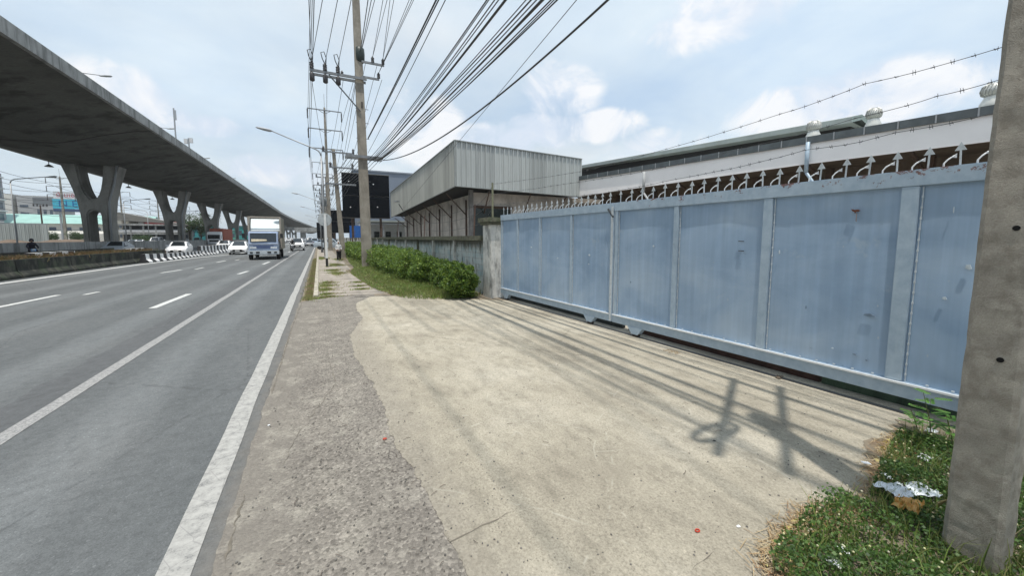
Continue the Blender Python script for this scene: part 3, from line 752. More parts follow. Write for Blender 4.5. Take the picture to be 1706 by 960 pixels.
# ================================================================== GATE
GA = Vector((4.81, 10.4, 0)); GB = Vector((5.29, 1.52, 0)); GD = (GA - GB).normalized(); GRZ = math.atan2(-GD.x, GD.y)
def onP(u, v, A=GA, B=GB):
    d = ray(u, v); n = Vector((B.y - A.y, -(B.x - A.x), 0)); t = (A.x * n.x + A.y * n.y) / (d.x * n.x + d.y * n.y)
    return Vector((d.x * t, d.y * t, CAM_H + d.z * t))
def gy(u, v=450): return (onP(u, v) - GB).dot(GD)
M_PANEL = mat_gate_panel(); M_FR = mat_gate_frame(False); M_RUST = mat_gate_frame(True)
M_SPIKE = simple('spike_pale_paint', (.52, .56, .58), .5, var=.15, scale=20)
M_HOOK = simple('hook_white_paint', (.72, .73, .73), .45, var=.1, scale=20)
M_RUBBER = simple('dark_rusty_wheel', (.045, .035, .03), .7)
Z0, Z1, Z2, Z3 = .18, .34, 2.31, 2.47
def make_leaf(label, org_y, posts, wheels, skip_hooks=lambda y: False, rust=False):
    o = GB + GD * org_y
    t = thing('gate_leaf', label, 'gate', o, GRZ)
    y0 = posts[0][0] - org_y; y1 = posts[-1][0] - org_y
    MB().box((0, (y0 + y1) / 2, (Z2 + Z3) / 2), (.07, y1 - y0 + .1, Z3 - Z2)).build('top_rail', M_RUST if rust else M_FR, t, bevel=.006)
    MB().box((0, (y0 + y1) / 2, (Z0 + Z1) / 2), (.08, y1 - y0 + .1, Z1 - Z0)).build('bottom_rail', M_FR, t, bevel=.006)
    MB().box((-.045, (y0 + y1) / 2, Z1 - .012), (.03, y1 - y0 + .08, .02)).build('rail_lip', M_HOOK, t)
    for (py, w) in posts: MB().box((0, py - org_y, (Z1 + Z2) / 2), (.062, w, Z2 - Z1 - .004)).build('post', M_FR, t, bevel=.005)
    for (a, wa), (b_, wb) in zip(posts, posts[1:]):
        ya = a - org_y + wa / 2; yb = b_ - org_y - wb / 2; ny, nz = 22, 34; V = []; Fs = []
        for i in range(ny + 1):
            for j in range(nz + 1):
                yy = ya + (yb - ya) * i / ny; zz = Z1 + (Z2 - Z1) * j / nz
                e = min(i, ny - i, 3) / 3 * min(j, nz - j, 3) / 3
                b = mnoise.noise(Vector((yy * 1.3 + a, zz * .8, 1))) * .009 + mnoise.noise(Vector((yy * 3.1 + a, zz * 2.1, 4))) * .003
                V.append((.004 + b * e - .006 * math.sin(math.pi * i / ny) * e, yy, zz))
        for i in range(ny):
            for j in range(nz):
                k = i * (nz + 1) + j; Fs.append((k, k + 1, k + nz + 2, k + nz + 1))
        MB().add(V, Fs).build('panel', M_PANEL, t, True)
        # tack-weld studs down the far side of each bay and beads along the foot
        s = MB(); zz = Z1 + .08
        while zz < Z2 - .05: s.box((-.012, yb - .022, zz), (.014, .014, .02)); zz += .105
        s.box((-.008, yb - .022, (Z1 + Z2) / 2), (.008, .007, Z2 - Z1 - .02))
        yy = ya + .1
        while yy < yb - .05: s.box((-.014, yy, Z1 + .016), (.016, .02, .012)); yy += .17
        s.build('stud_strip', M_SPIKE, t)
    for wy in wheels:
        yy = wy - org_y
        w = MB().prism([(-.17, 0), (.17, 0), (.07, -.12), (-.07, -.12)], (-.05, yy, Z0), (0, 1, 0), (0, 0, 1), (.1, 0, 0)).build('wheel_bracket', M_FR, t)
        wh = MB().lathe((-.03, yy, .085), [(.045, 0), (.085, .004), (.085, .018), (.068, .03), (.085, .042), (.085, .056), (.045, .06)], 18, 'X').build('wheel', M_RUBBER, t, False)
    return t
def spikes(t, org_y, ysA, ysH):
    for k, y in enumerate(ysA):
        yy = y - org_y; j = random.uniform(-.012, .012); h = .15 + random.uniform(-.012, .012)
        mb = MB().bar((0, yy, Z3 - .002), (j, yy + j, Z3 + h), .012)
        mb.prism([(-.038, 0), (.038, 0), (0, .075)], (j - .003, yy + j, Z3 + h - .012), (0, 1, 0), (0, 0, 1), (.006, 0, 0))
        mb.build('spear', M_SPIKE, t)
    for k, y in enumerate(ysH):
        yy = y - org_y; a = random.uniform(-.01, .01)
        P = [(0, yy, Z3 - .002), (.0, yy, Z3 + .03), (.015, yy - .02, Z3 + .065), (.05, yy - .055 + a, Z3 + .10)]
        mb = MB().tube(P, .007, 6)
        mb.prism([(-.025, -.015), (.015, -.022), (.022, .022)], (.05, yy - .055 + a, Z3 + .10), (.5, -.8, 0), (-.2, .1, .95), (.004, .003, 0))
        mb.build('hook', M_HOOK, t)
P2 = [(gy(1660) - 1.5, .10), (gy(1660) + -.15, .10), (gy(1506), .13), (gy(1275), .11), (gy(1125), .09), (gy(1027), .07)]
P1 = [(gy(1019), .07), (gy(952), .07), (gy(900), .07), (gy(863), .06), (gy(837), .07)]
near = make_leaf('nearer blue metal gate leaf with rusty top rail, beside the concrete pole', 0.0, P2, [gy(1060, 550), gy(1690, 700)], rust=True)
far_o = P1[0][0]
far = make_leaf('farther blue sheet-metal sliding gate leaf of four bays, ending at the white pillar', far_o, P1, [gy(984, 533), gy(845, 490)])
U = [1700, 1638, 1581, 1529, 1479, 1434, 1396, 1355, 1320, 1289, 1262, 1235, 1212, 1189, 1167, 1147, 1124, 1103, 1084, 1066, 1049, 1031]
Y2 = [gy(u) for u in U]
spikes(near, 0.0, Y2, [(a + b_) / 2 + .0 for a, b_ in zip(Y2, Y2[1:])])
Y1 = list(np.arange(far_o + .08, P1[-1][0] - .02, .215))
spikes(far, far_o, Y1, [y + .1 for y in Y1[:-1]][:18])
# marks left on the sheets
def mark(name, leaf, oy, u, v, w, h, mat, poly=None, x=-.026):
    p = onP(u, v); y = (p - GB).dot(GD) - oy
    poly = poly or [(-.5, -.5), (.5, -.4), (.45, .5), (-.5, .4)]
    return MB().prism([(a * w, b_ * h) for a, b_ in poly], (x, y, p.z), (0, 1, 0), (0, 0, 1), (.012, 0, 0)).build(name, mat, leaf)
M_RUSTY = simple('rust_mark', (.13, .045, .025), .9, var=.4, scale=30); M_SCUFF = simple('pale_scuff', (.50, .56, .60), .7, var=.15, scale=30)
tear = [(-.5, .1), (-.2, .35), (.1, .3), (.5, .5), (.3, .0), (.12, -.15), (.05, -.5), (-.02, -.1), (-.25, -.1)]
mark('rust_tear', near, 0, 1427, 352, .085, .05, M_RUSTY, tear)
mark('rust_run', near, 0, 1428, 362, .006, .10, simple('faint_rust', (.26, .22, .22), .8))
for v_ in (402, 418): mark('slot', near, 0, 1236, v_, .075, .012, M_DSTEEL)
for u_, v_, w_, h_ in ((1615, 445, .04, .05), (1575, 497, .03, .03), (1300, 420, .012, .05), (1090, 410, .03, .03), (1388, 580, .02, .01), (1590, 350, .006, .06)): mark('scuff', near, 0, u_, v_, w_, h_, M_SCUFF, [(-.5, -.3), (-.1, -.5), (.5, -.2), (.4, .4), (-.2, .5)])
for u_, v_, w_, h_ in ((1425, 590, .035, .02), (1445, 600, .02, .02), (1450, 525, .10, .035), (1344, 512, .008, .04), (1052, 470, .02, .03)): mark('smudge', near, 0, u_, v_, w_, h_, simple('dark_smudge', (.17, .23, .30), .7, var=.2, scale=30), [(-.5, -.2), (-.1, -.5), (.5, -.3), (.4, .3), (-.1, .5)])
for u_, v_, w_, h_ in ((886, 412, .05, .03), (983, 425, .05, .04), (982, 440, .02, .02), (930, 430, .03, .02)): mark('scuff', far, far_o, u_, v_, w_, h_, M_SCUFF, [(-.5, -.3), (-.1, -.5), (.5, -.2), (.4, .4), (-.2, .5)])
# door edge latch tube where the leaves meet
lt = MB().box((-.05, -.035, 1.3), (.03, .03, 2.2)).build('closing_edge', M_SPIKE, far)
MB().bar((-.05, -.06, 2.20), (-.05, .08, 2.36), .03).build('latch', M_DSTEEL, far)
# sliding track and low beams under the gate, plus a dark strip for its shaded gap
tr = MB(); a = GB - GD * 3.2; b_ = GB + GD * 9.0
tr.bar(a + Vector((.0, 0, .012)), b_ + Vector((.0, 0, .012)), .05, .02)
tag(tr.build('gate_track', M_DSTEEL), 'rusty steel rail in the ground that the gate runs on', 'gate track')
bm_ = MB(); o1 = Vector((.30, 0, .10)); bm_.bar(GB - GD * 3.0 + o1, GB + GD * gy(1350, 640) + o1, .10, .30)
tag(bm_.build('green_beam', mat_concrete('green_painted_beam', (.09, .13, .085), (.03, .035, .03), .5, 3)), 'low green-painted beam lying under the nearer end of the gate', 'beam')
bm_ = MB(); bm_.bar(GB + GD * (gy(1350, 640) + .03) + o1, GB + GD * gy(1030, 545) + o1, .08, .26)
tag(bm_.build('brown_beam', simple('rusty_brown_steel', (.07, .035, .025), .8, var=.4)), 'low rust-brown beam lying under the middle of the gate', 'beam')
bm_ = MB(); bm_.bar(GB + GD * gy(1020, 540) + o1, GB + GD * 8.9 + o1, .08, .2)  # added strip, its dark colour stands for shade below the farther leaf
tag(bm_.build('dark_gap_strip', simple('gap_shade_dark', (.05, .055, .05), .8, var=.4)), 'low dark strip standing in for the shaded gap under the farther gate leaf', 'beam')
# pillar
M_PIL = mat_concrete('white_weathered_plaster', (.66, .65, .61), (.10, .10, .095), .6, 2.6, .35, 0, .4)
M_CAP = mat_concrete('mossy_concrete', (.17, .165, .12), (.05, .05, .04), .6, 5, 1, .3, .6)
pc = GB + GD * (gy(836) + .42) + Vector((-.06, 0, 0))
pl = thing('gate_pillar', 'weathered white gate pillar with a mossy concrete cap', 'pillar', pc, GRZ)
MB().box((0, 0, 1.10), (.46, .52, 2.2)).build('shaft', M_PIL, pl, bevel=.012)
MB().box((0, 0, 2.235), (.60, .68, .07)).box((0, 0, 2.34), (.68, .78, .14)).build('cap', M_CAP, pl, bevel=.015)
wp = thing('barbed_wire_post', 'thin rusty-green angle post standing on the gate pillar', 'post', pc + Vector((.0, .05, 2.41)), GRZ)
MB().bar((0, 0, 0), (0, 0, 1.05), .045).build('angle_iron', simple('mossy_post', (.20, .20, .13), .8, var=.3), wp)
# barbed wire
M_WIRE = simple('barbed_wire_steel', (.10, .10, .105), .5, .6, var=.3, scale=10, bump=0)
def barbed(label, P, sag, name='barbed_wire'):
    mb = MB(); pts = []
    for a, b_ in zip(P, P[1:]):
        a = Vector(a); b_ = Vector(b_); n = max(6, int((b_ - a).length / .12))
        for k in range(n):
            t = k / n; p = a.lerp(b_, t); p.z -= 4 * sag * t * (1 - t); p.z += .012 * mnoise.noise(p * 2.3); pts.append(p)
    pts.append(Vector(P[-1])); mb.tube(pts, .0032, 5)
    acc = 0; last = 0
    for i in range(1, len(pts) - 1):
        acc += (pts[i] - pts[i - 1]).length
        if acc - last > .125:
            last = acc; p = pts[i]; d = (pts[i + 1] - pts[i - 1]).normalized()
            for q in range(2):
                w = Vector((random.uniform(-1, 1), random.uniform(-1, 1), random.uniform(-1, 1))); w = (w - d * w.dot(d)).normalized() * .024
                c = p + d * (q - .5) * .018; mb.tube([c - w, c + w], .0019, 4)
            mb.tube([p - d * .015, p + d * .015], .005, 5)
    return tag(mb.build(name, M_WIRE), label, 'barbed wire', 'barbed wire above the gate')
e0 = GB - GD * 1.1
def gp(u, v): return tuple(onP(u, v))
top = pc + Vector((0, 0, 3.42))
barbed('topmost strand of barbed wire above the gate, against the sky', [gp(1700, 70), gp(1440, 140), gp(1300, 190), gp(1100, 251), gp(966, 286), tuple(top)], .015)
barbed('middle strand of barbed wire above the gate, crossing the dark gutter', [gp(1700, 122), gp(1560, 160), gp(1425, 197), gp(1250, 244), gp(1060, 288), tuple(top - Vector((0, 0, .3)))], .015)
barbed('lowest strand of barbed wire above the gate, crossing the white fascia', [gp(1700, 176), gp(1490, 222), gp(1340, 251), gp(1150, 294), gp(1000, 322), tuple(top - Vector((0, 0, .62)))], .015)

# ================================================================== BOUNDARY WALL
M_WALL = None
def mat_blockwall():
    b = NB('patchy_painted_blocks'); v = b.vec()
    xyz = b.sep(); cmb = b.N.new('ShaderNodeCombineXYZ'); b.L.new(xyz[1], cmb.inputs[0]); b.L.new(xyz[2], cmb.inputs[1])
    br = b.N.new('ShaderNodeTexBrick'); b.L.new(cmb.outputs[0], br.inputs['Vector']); br.inputs['Scale'].default_value = 1.0
    br.inputs['Brick Width'].default_value = .39; br.inputs['Row Height'].default_value = .19; br.inputs['Mortar Size'].default_value = .012
    br.inputs['Color1'].default_value = (.32, .44, .47, 1); br.inputs['Color2'].default_value = (.60, .64, .62, 1); br.inputs['Mortar'].default_value = (.38, .38, .36, 1)
    n = b.noise(v, 1.8, 6, .65); n2 = b.noise(b.vec((1, 1, .35), loc=(3, 3, 3)), 4.5, 6, .65)
    c = b.mix(b.ramp(n, [(.38, 0), (.6, .75)]), br.outputs[0], (.64, .64, .60))
    c = b.mix(b.ramp(n2, [(.52, 0), (.66, .8)]), c, (.07, .068, .055))
    zz = b.math('ADD', xyz[2], b.math('MULTIPLY', b.math('SUBTRACT', n2, .5), .7))
    c = b.mix(b.ramp(b.math('SUBTRACT', zz, 1.0), [(.35, 0), (.62, .85)]), c, (.10, .095, .075))
    b.color(c); b.set(.95, spec=.2); b.bump(b.math('ADD', br.outputs['Fac'], n2), .4, .01); return b.m
M_WALL = mat_blockwall()
wl = thing('boundary_wall', 'old block wall with patchy pale blue paint and blackened coping behind the hedge', 'wall', (4.72, 11.1, 0))
def wx(y): return -.0 + (y - 0) * -.004
L = 75
seg = MB()
for k in range(25): seg.box((wx(k * 3 + 1.5), k * 3 + 1.5, .86), (.12, 2.94, 1.72))
seg.build('block_panel', M_WALL, wl)
for k in range(26): MB().box((wx(k * 3) - .03, k * 3, .93 - .002 * k), (.22, .15, 1.86)).build('wall_post', M_PIL if k % 3 else M_CAP, wl)
MB().box((wx(30), L / 2, 1.80), (.22, L, .16)).build('coping', M_CAP, wl, bevel=.01)
# low wire posts and rails on top of the wall
for k, (yy) in enumerate((1.2, 8, 15, 22, 30, 38, 47)):
    t = thing('barbed_wire_post', 'rusty angle post on top of the boundary wall, ' + ('nearest the gate', 'second', 'third', 'fourth', 'fifth', 'sixth', 'farthest')[k], 'post', (4.72 + wx(yy), 11.1 + yy, 1.88), 0, 'wire posts on the boundary wall')
    MB().bar((0, 0, 0), (.05, 0, 1.05), .04).build('angle_iron', simple('rusty_post', (.10, .06, .045), .85, var=.4), t)
for k, z in enumerate((.35, .7, 1.0)):
    P = [tuple(pc + Vector((0, 0, 2.4 + z)))] + [(4.74, 11.1 + y, 1.88 + z) for y in (1.2, 8, 15, 22, 30, 38, 47)]
    o = ('lowest', 'middle', 'top')[k]; mb = MB(); pts = []
    for a, b_ in zip(P, P[1:]):
        for q in range(8):
            p = Vector(a).lerp(Vector(b_), q / 8); p.z -= .12 * 4 * (q / 8) * (1 - q / 8); pts.append(p)
    tag(mb.tube(pts, .006, 5).build('wire_strand', M_WIRE), f'{o} rusty wire strung over the boundary wall', 'wire', 'wires on the boundary wall')

# ================================================================== CONCRETE POLES AND CABLES
M_POLE = mat_concrete('pole_concrete', (.31, .28, .235), (.14, .12, .095), .45, 1.6, .3, 0, .35)
M_NPOLE = mat_concrete('near_pole_concrete', (.40, .365, .31), (.21, .185, .15), .5, 5.5, 1.0, .0, .9)
M_ARM = simple('crossarm_grey', (.22, .23, .24), .6, .3, var=.2)
M_INS = simple('brown_porcelain', (.05, .045, .045), .25, var=.3)
M_CABLE = simple('black_cable', (.055, .057, .06), .5, var=.1, bump=0)
def hpole(mb, h, w0, w1, d0, d1, groove=.0, lean=(0, 0)):
    """square concrete pole with recessed web (I section)"""
    V = []; n = 0
    zs = [-.3] + list(np.linspace(.0, h, 9))
    for z in zs:
        t = max(0, z) / h; w = w0 + (w1 - w0) * t; d = d0 + (d1 - d0) * t
        gx = w * .22 if .8 < z < h * .9 else 0.0; fl = .26
        sec = [(-w / 2, -d / 2), (w / 2, -d / 2), (w / 2, -d * fl), (w / 2 - gx * groove, -d * .18), (w / 2 - gx * groove, d * .18), (w / 2, d * fl), (w / 2, d / 2), (-w / 2, d / 2), (-w / 2, d * fl), (-w / 2 + gx * groove, d * .18), (-w / 2 + gx * groove, -d * .18), (-w / 2, -d * fl)]
        n = len(sec); V += [(x + lean[0] * t, y + lean[1] * t, z) for x, y in sec]
    m = len(zs)
    return mb.add(V, [tuple(range(n)), tuple((m - 1) * n + k for k in range(n))] + [(j * n + k, j * n + (k + 1) % n, (j + 1) * n + (k + 1) % n, (j + 1) * n + k) for j in range(m - 1) for k in range(n)])
def insulator(t, p, s=1.0, parent=None):
    x, y, z = p
    prof = [(.035, 0)] + [(r, zz) for k in range(4) for r, zz in ((.10, .03 + k * .075), (.10, .05 + k * .075), (.045, .06 + k * .075))] + [(.05, .34), (.02, .38)]
    return MB().lathe((x, y, z), [(r * s, zz * s) for r, zz in prof], 10).build('insulator', M_INS, t, True)

NP = Vector((3.22, .622, 0))      # foot of the near pole
npole = thing('utility_pole', 'rough brown-grey concrete utility pole close by at the right edge, with round holes', 'utility pole', (NP.x, NP.y, 0), 0)
# rough shaft: dense grid so the face reads as cast concrete
def rough_pole():
    H_ = 6.85; nz = 130; V = []; per = []
    w0, d0, w1, d1 = .24, .215, .17, .15; c = .022
    for j in range(nz + 1):
        z = -.4 + (H_ + .4) * (j / nz) ** 1.7; t = max(0, z) / H_; w = w0 + (w1 - w0) * t; d = d0 + (d1 - d0) * t
        ring = []
        corners = [(-w / 2, -d / 2), (w / 2, -d / 2), (w / 2, d / 2), (-w / 2, d / 2)]
        for k in range(4):
            a = Vector(corners[k]); b_ = Vector(corners[(k + 1) % 4]); e = (b_ - a).normalized()
            for s in [c] + list(np.linspace(c, (b_ - a).length - c, 9))[1:]:
                ring.append(a + e * s)
        for q in ring:
            n3 = Vector((q.x, q.y, z)); off = mnoise.noise(n3 * 5) * .005 + mnoise.noise(n3 * 17) * .004
            r = q.normalized() * off; V.append((q.x + r.x + .0 * z, q.y + r.y, z))
        m = len(ring)
    Fs = [(j * m + k, j * m + (k + 1) % m, (j + 1) * m + (k + 1) % m, (j + 1) * m + k) for j in range(nz) for k in range(m)]
    Fs += [tuple(range(m)), tuple(nz * m + k for k in range(m))]
    return MB().add(V, Fs).build('shaft', M_NPOLE, npole)
rough_pole()
npole.rotation_euler = (0, 0, R(-1))
HZ1, HZ2 = atX(1665, 600, 3.1).z, atX(1697, 380, 3.1).z
hm = simple('hole_black', (.006, .006, .006), 1, bump=0)
for z in (HZ1, HZ2):
    MB().lathe((-.1235 + .005 * z, -.028, z), [(.013, -.004), (.013, .02)], 14, 'X').build('bolt_hole', hm, npole)
def arm_set(t, z, x0, x1, y, th=.10):
    return MB().box(((x0 + x1) / 2, y, z), (x1 - x0, th, th * 1.15)).build('crossarm', M_ARM, t)
for yy in (-.24, .24):
    ar = MB().box((0, yy, 6.55), (2.1, .08, .10)).build('crossarm', M_ARM, npole); ar.rotation_euler = (0, 0, R(31)); ar.location = (.05, .1, 0)

BP = G(612, 446)
bp = thing('utility_pole', 'tall pale concrete utility pole standing in the grass in front of the hedge', 'utility pole', BP)
hpole(MB(), 16.5, .58, .36, .46, .32, .9, (-.12, 0)).build('shaft', M_POLE, bp)
def B(u, v, Y=BP.y): p = atY(u, v, Y); return p - BP
c = B(599, 92); MB().lathe((c.x, 0, c.z - .42), [(.19, 0), (.27, .1), (.29, .5), (.27, .78), (.2, .86)], 16).build('cable_splice_wrap', simple('black_rubber_wrap', (.02, .03, .025), .4), bp, True)
aL = B(516, 124); aR = B(640, 141)
for dy in (-.30, .26): MB().bar((aL.x, dy, 11.05), (.30, dy, 11.05), .10, .13).build('crossarm', M_ARM, bp)
MB().bar((B(548, 130).x, -.3, 10.95), (-.1, -.25, 9.2), .06).build('brace', M_DSTEEL, bp)
for u in (519.6, 541.4, 562.5):
    x = B(u, 120).x
    for z, s in ((11.12, 1.15),): insulator(bp, (x, -.3, z), s)
    MB().lathe((x, -.3, 10.45), [(.05, 0), (.13, .05), (.13, .42), (.05, .5)], 10).build('insulator', M_INS, bp, True)
    MB().tube([(x, -.3, 11.5), (x - .12, -.35, 11.75), (x - .18, -.35, 12.05), (x - .02, -.4, 12.1), (x + .08, -.4, 11.8), (x + .05, -.3, 11.4)], .025, 6).build('jumper_loop', M_CABLE, bp, True)
insulator(bp, (B(570, 125).x, 0, 11.12), .8)
for z, x1, ii in ((12.05, B(639, 110).x, (B(620, 100).x, B(637, 100).x)), (11.2, B(631, 135).x, (B(630, 130).x,))):
    MB().bar((.05, -.2, z), (x1, -.2, z), .09, .11).build('crossarm', M_ARM, bp)
    for x in ii: insulator(bp, (x, -.2, z + .05), .95)
lx0, lx1 = B(575, 262).x, B(637, 268).x
for dy in (-.30, .26): MB().bar((lx0, dy, 6.6), (lx1, dy, 6.6), .11, .15).build('crossarm', M_ARM, bp)
for z in (9.4, 8.6, 7.7, 5.2, 4.3): MB().bar((-.36, -.1, z), (.36, -.1, z), .025).build('step_bolt', M_DSTEEL, bp)
MB().box((0, -.205, 9.6), (.10, .02, .35)).build('number_recess', simple('recess_dark', (.07, .06, .05)), bp)

def sagline(a, b_, sag, n=26):
    a = Vector(a); b_ = Vector(b_); return [a.lerp(b_, k / n) - Vector((0, 0, 4 * sag * (k / n) * (1 - k / n))) for k in range(n + 1)]
def cable(a, b_, sag, r, label, group, name='overhead_cable', extra=None, n=26):
    pts = sagline(a, b_, sag, n)
    if extra: pts = pts + extra
    d = (pts[-1] - pts[-2]).normalized(); last = pts[-1]
    pts += [last + d * q for q in (6, 12, 20)]           # the wire runs on behind the camera
    return tag(MB().tube(pts, r * .9, 6).build(name, M_CABLE, None, True), label, 'cable', group)
def exit_point(P0, u, zE, v=0, yE=None):
    """end of a straight wire from P0 which leaves the top of the picture in column u; reached at height zE near the next pole"""
    C0 = Vector((0, 0, CAM_H)); nrm = (Vector(P0) - C0).cross(ray(u, v)); yE = NP.y if yE is None else yE
    return Vector(((nrm.z * -(zE - CAM_H) - nrm.y * yE) / nrm.x, yE, zE))
GP_HV = 'high-voltage wires on the top crossarms'; GP_TEL = 'telephone and low-voltage cables on the lower crossarms'
def back(P0, E, k=.9): return E + (E - P0) * k     # the next span beyond the camera
for (u0, u1, o, zz) in ((519.6, 514.5, 'outermost left', 11.5), (519.6, 536, 'second from the left', 11.5), (541.4, 561, 'third from the left', 11.5), (562.5, 583.6, 'fourth from the left', 11.5)):
    P0 = BP + Vector((B(u0, 120).x, -.3, zz)); E_ = exit_point(P0, u1, zz + .1)
    cable(P0, E_, .15, .016, f'{o} of the high-voltage wires left of the tall concrete pole', GP_HV)
for (x, z, us) in ((B(620, 100).x, 12.4, (637, 643.5)), (B(637, 100).x, 12.4, (649, 655)), (B(630, 130).x, 11.55, (679, 683, 686))):
    for i, u1 in enumerate(us):
        P0 = BP + Vector((x, -.2, z)); E_ = exit_point(P0, u1, z + .1)
        cable(P0, E_, .15, .014, f'black wire from the short right crossarms of the tall pole, ' + {637: 'first', 643.5: 'second', 649: 'third', 655: 'fourth', 679: 'fifth', 683: 'sixth', 686: 'seventh'}[u1] + ' from the left', GP_HV)
for (v0, u1, r, o) in ((230, 723, .026, 'steep black cable fixed halfway up the tall pole, nearer strand'), (232, 727, .02, 'steep black cable fixed halfway up the tall pole, twin strand'), (255, 738, .012, 'thin steep wire fixed low on the tall pole')):
    P0 = atY(613, v0, BP.y - .2); E_ = exit_point(P0, u1, P0.z + .1); cable(P0, E_, .1, r, o, GP_TEL)
BUN = [(836, .016), (839, .012), (847, .014), (851, .014), (861, .03), (866, .012), (872, .018), (883, .014), (889, .026), (894, .014), (904, .016), (908, .012), (914, .018)]
BUN = [(u_ - 34 + 1.45 * k_ if k_ < 5 else u_, r_) for k_, (u_, r_) in enumerate(BUN)]
for i, (u1, r) in enumerate(BUN):
    P0 = BP + Vector((lx1 - .12 - .75 * (1 - i / 12) * .9, -.3 + .5 * (i % 2), 6.52 - .06 * (i % 3))); E_ = exit_point(P0, u1 - 8, 6.6 - .1 * (i % 3))
    o = ['first', 'second', 'third', 'fourth', 'fifth', 'sixth', 'seventh', 'eighth', 'ninth', 'tenth', 'eleventh', 'twelfth', 'thirteenth'][i]
    w = 'thick' if r > .02 else 'thin'
    cable(P0, E_, .28 + .05 * random.random(), r, f'{w} black cable fanning from the lower crossarm, {o} from the left', GP_TEL)
# deep-sagging cable and the thin drop wire
P0 = BP + Vector((lx1, -.3, 6.5)); E_ = exit_point(P0, 930, 7.2)
cable(P0, E_, 1.15, .026, 'thick black cable sagging deepest to the right of the tall pole', GP_TEL, n=36)
P0 = atX(672, 347, 9.9); E_ = exit_point(P0, 960, 6.9, yE=3.0)
cable(P0, E_, .0, .010, 'thin straight drop wire running down to the grey metal canopy', GP_TEL)
# cable behind the near pole loop (spare cable coil)
cl = MB(); cx, cy = 1.95 + .6, 2.0; pts = []
for k in range(64):
    a = k / 20 * 2 * math.pi; pts.append((NP.x - .55 + .30 * math.cos(a), NP.y + .2 + .02 * k / 20, 5.75 + .42 * math.sin(a)))
tag(cl.tube(pts, .018, 6).build('cable_coil', M_CABLE, None, True), 'coil of spare black cable hanging below the crossarm of the near pole', 'cable coil')

# the poles behind: distribution poles near the kerb of the pavement
CP = G(572, 430)
cp = thing('utility_pole', 'leaning concrete pole behind the tall one, beside the walking person', 'utility pole', CP)
Cz = atY(562, 249, CP.y).z
hpole(MB(), Cz, .48, .26, .4, .24, .9, (-.45, 0)).build('shaft', M_POLE, cp)
for z, xx in ((Cz - .3, (-.9, 1.7)), (Cz - 1.6, (-.4, 1.6))):
    MB().bar((xx[0] - .45, -.2, z), (xx[1] - .45, -.2, z), .10, .12).build('crossarm', M_ARM, cp)
    for x in (xx[0] + .1, xx[1] - .1): insulator(cp, (x - .45, -.2, z + .05), 1.1)
for z in (6.6,): MB().bar((-1.2, -.2, z), (1.3, -.2, z), .11, .14).build('crossarm', M_ARM, cp)
# transmission poles with three crossarms
def tpole(name, label, base, h, arm, group, arms=3, gap=2.6, side=1.0, double=False):
    t = thing(name, label, 'power pole', base, 0, group)
    hpole(MB(), h, .55, .24, .45, .22, .6).build('shaft', M_POLE, t)
    MB().tube([(0, 0, h), (0, 0, h + 1.8)], .03, 6).build('lightning_rod', M_STEEL, t)
    for k in range(arms):
        z = h - .4 - gap * k
        MB().bar((-arm * side, -.15, z), (arm / side, -.15, z), .12, .12).build('crossarm', M_ARM, t)
        MB().bar((-arm * .38, -.15, z), (0, -.2, z - .5), .06).bar((arm * .38, -.15, z), (0, -.2, z - .5), .06).build('brace', M_ARM, t)
        for s in (-1, 1):
            x = s * arm * (side if s < 0 else 1 / side) * .985
            MB().lathe((x, -.15, z - 1.35), [(.03, 0)] + [(r, .1 + q * .15 + dz) for q in range(8) for r, dz in ((.10, 0), (.05, .07))] + [(.03, 1.32)], 8).build('insulator', M_INS, t)
    return t
TP = []
for k, (zf, o) in enumerate(((55, 'nearest'), (92, 'second'), (130, 'third'), (170, 'fourth'), (212, 'fifth'))):
    b0 = depth_pt(531 + 1.35 / (.894 * zf) * 640 + 0, zf); b0 = Vector((1.45, (zf - 1.45 * .448) / .894, 0)); h = 19.8
    TP.append(b0)
    tpole('transmission_pole', f'tall concrete transmission pole with three crossarms right of the road, {o} of the row', b0, h, 2.15, 'transmission poles right of the road')
for lvl in range(3):
    for s in (-1, 1):
        z = 19.8 - .4 - 2.6 * lvl - 1.35; P0 = TP[0] + Vector((s * 2.12, 0, z))
        E_ = exit_point(P0, (516, 519, 522)[lvl] if s < 0 else (668 - 0, 622, 618)[lvl] if False else (519 - 2 * lvl if s < 0 else 610 + 5 * (2 - lvl)), z + .4, yE=4.0)
        side = 'left' if s < 0 else 'right'; o = ('top', 'middle', 'bottom')[lvl]
        pts = []
        for a, b_ in zip(TP, TP[1:]): pts += sagline(b_ + Vector((s * 2.12, 0, z)), a + Vector((s * 2.12, 0, z)), .7, 10) if False else []
        chain = [E_] + [p + Vector((s * 2.12, 0, z)) for p in TP]
        allp = []
        for a, b_ in zip(chain, chain[1:]): allp += sagline(a, b_, .55, 14)[:-1]
        allp.append(chain[-1])
        tag(MB().tube(allp, .022, 5).build('transmission_wire', M_CABLE, None, True), f'long transmission wire on the {o} crossarm tips, {side} side of the pole row', 'cable', 'transmission wires')
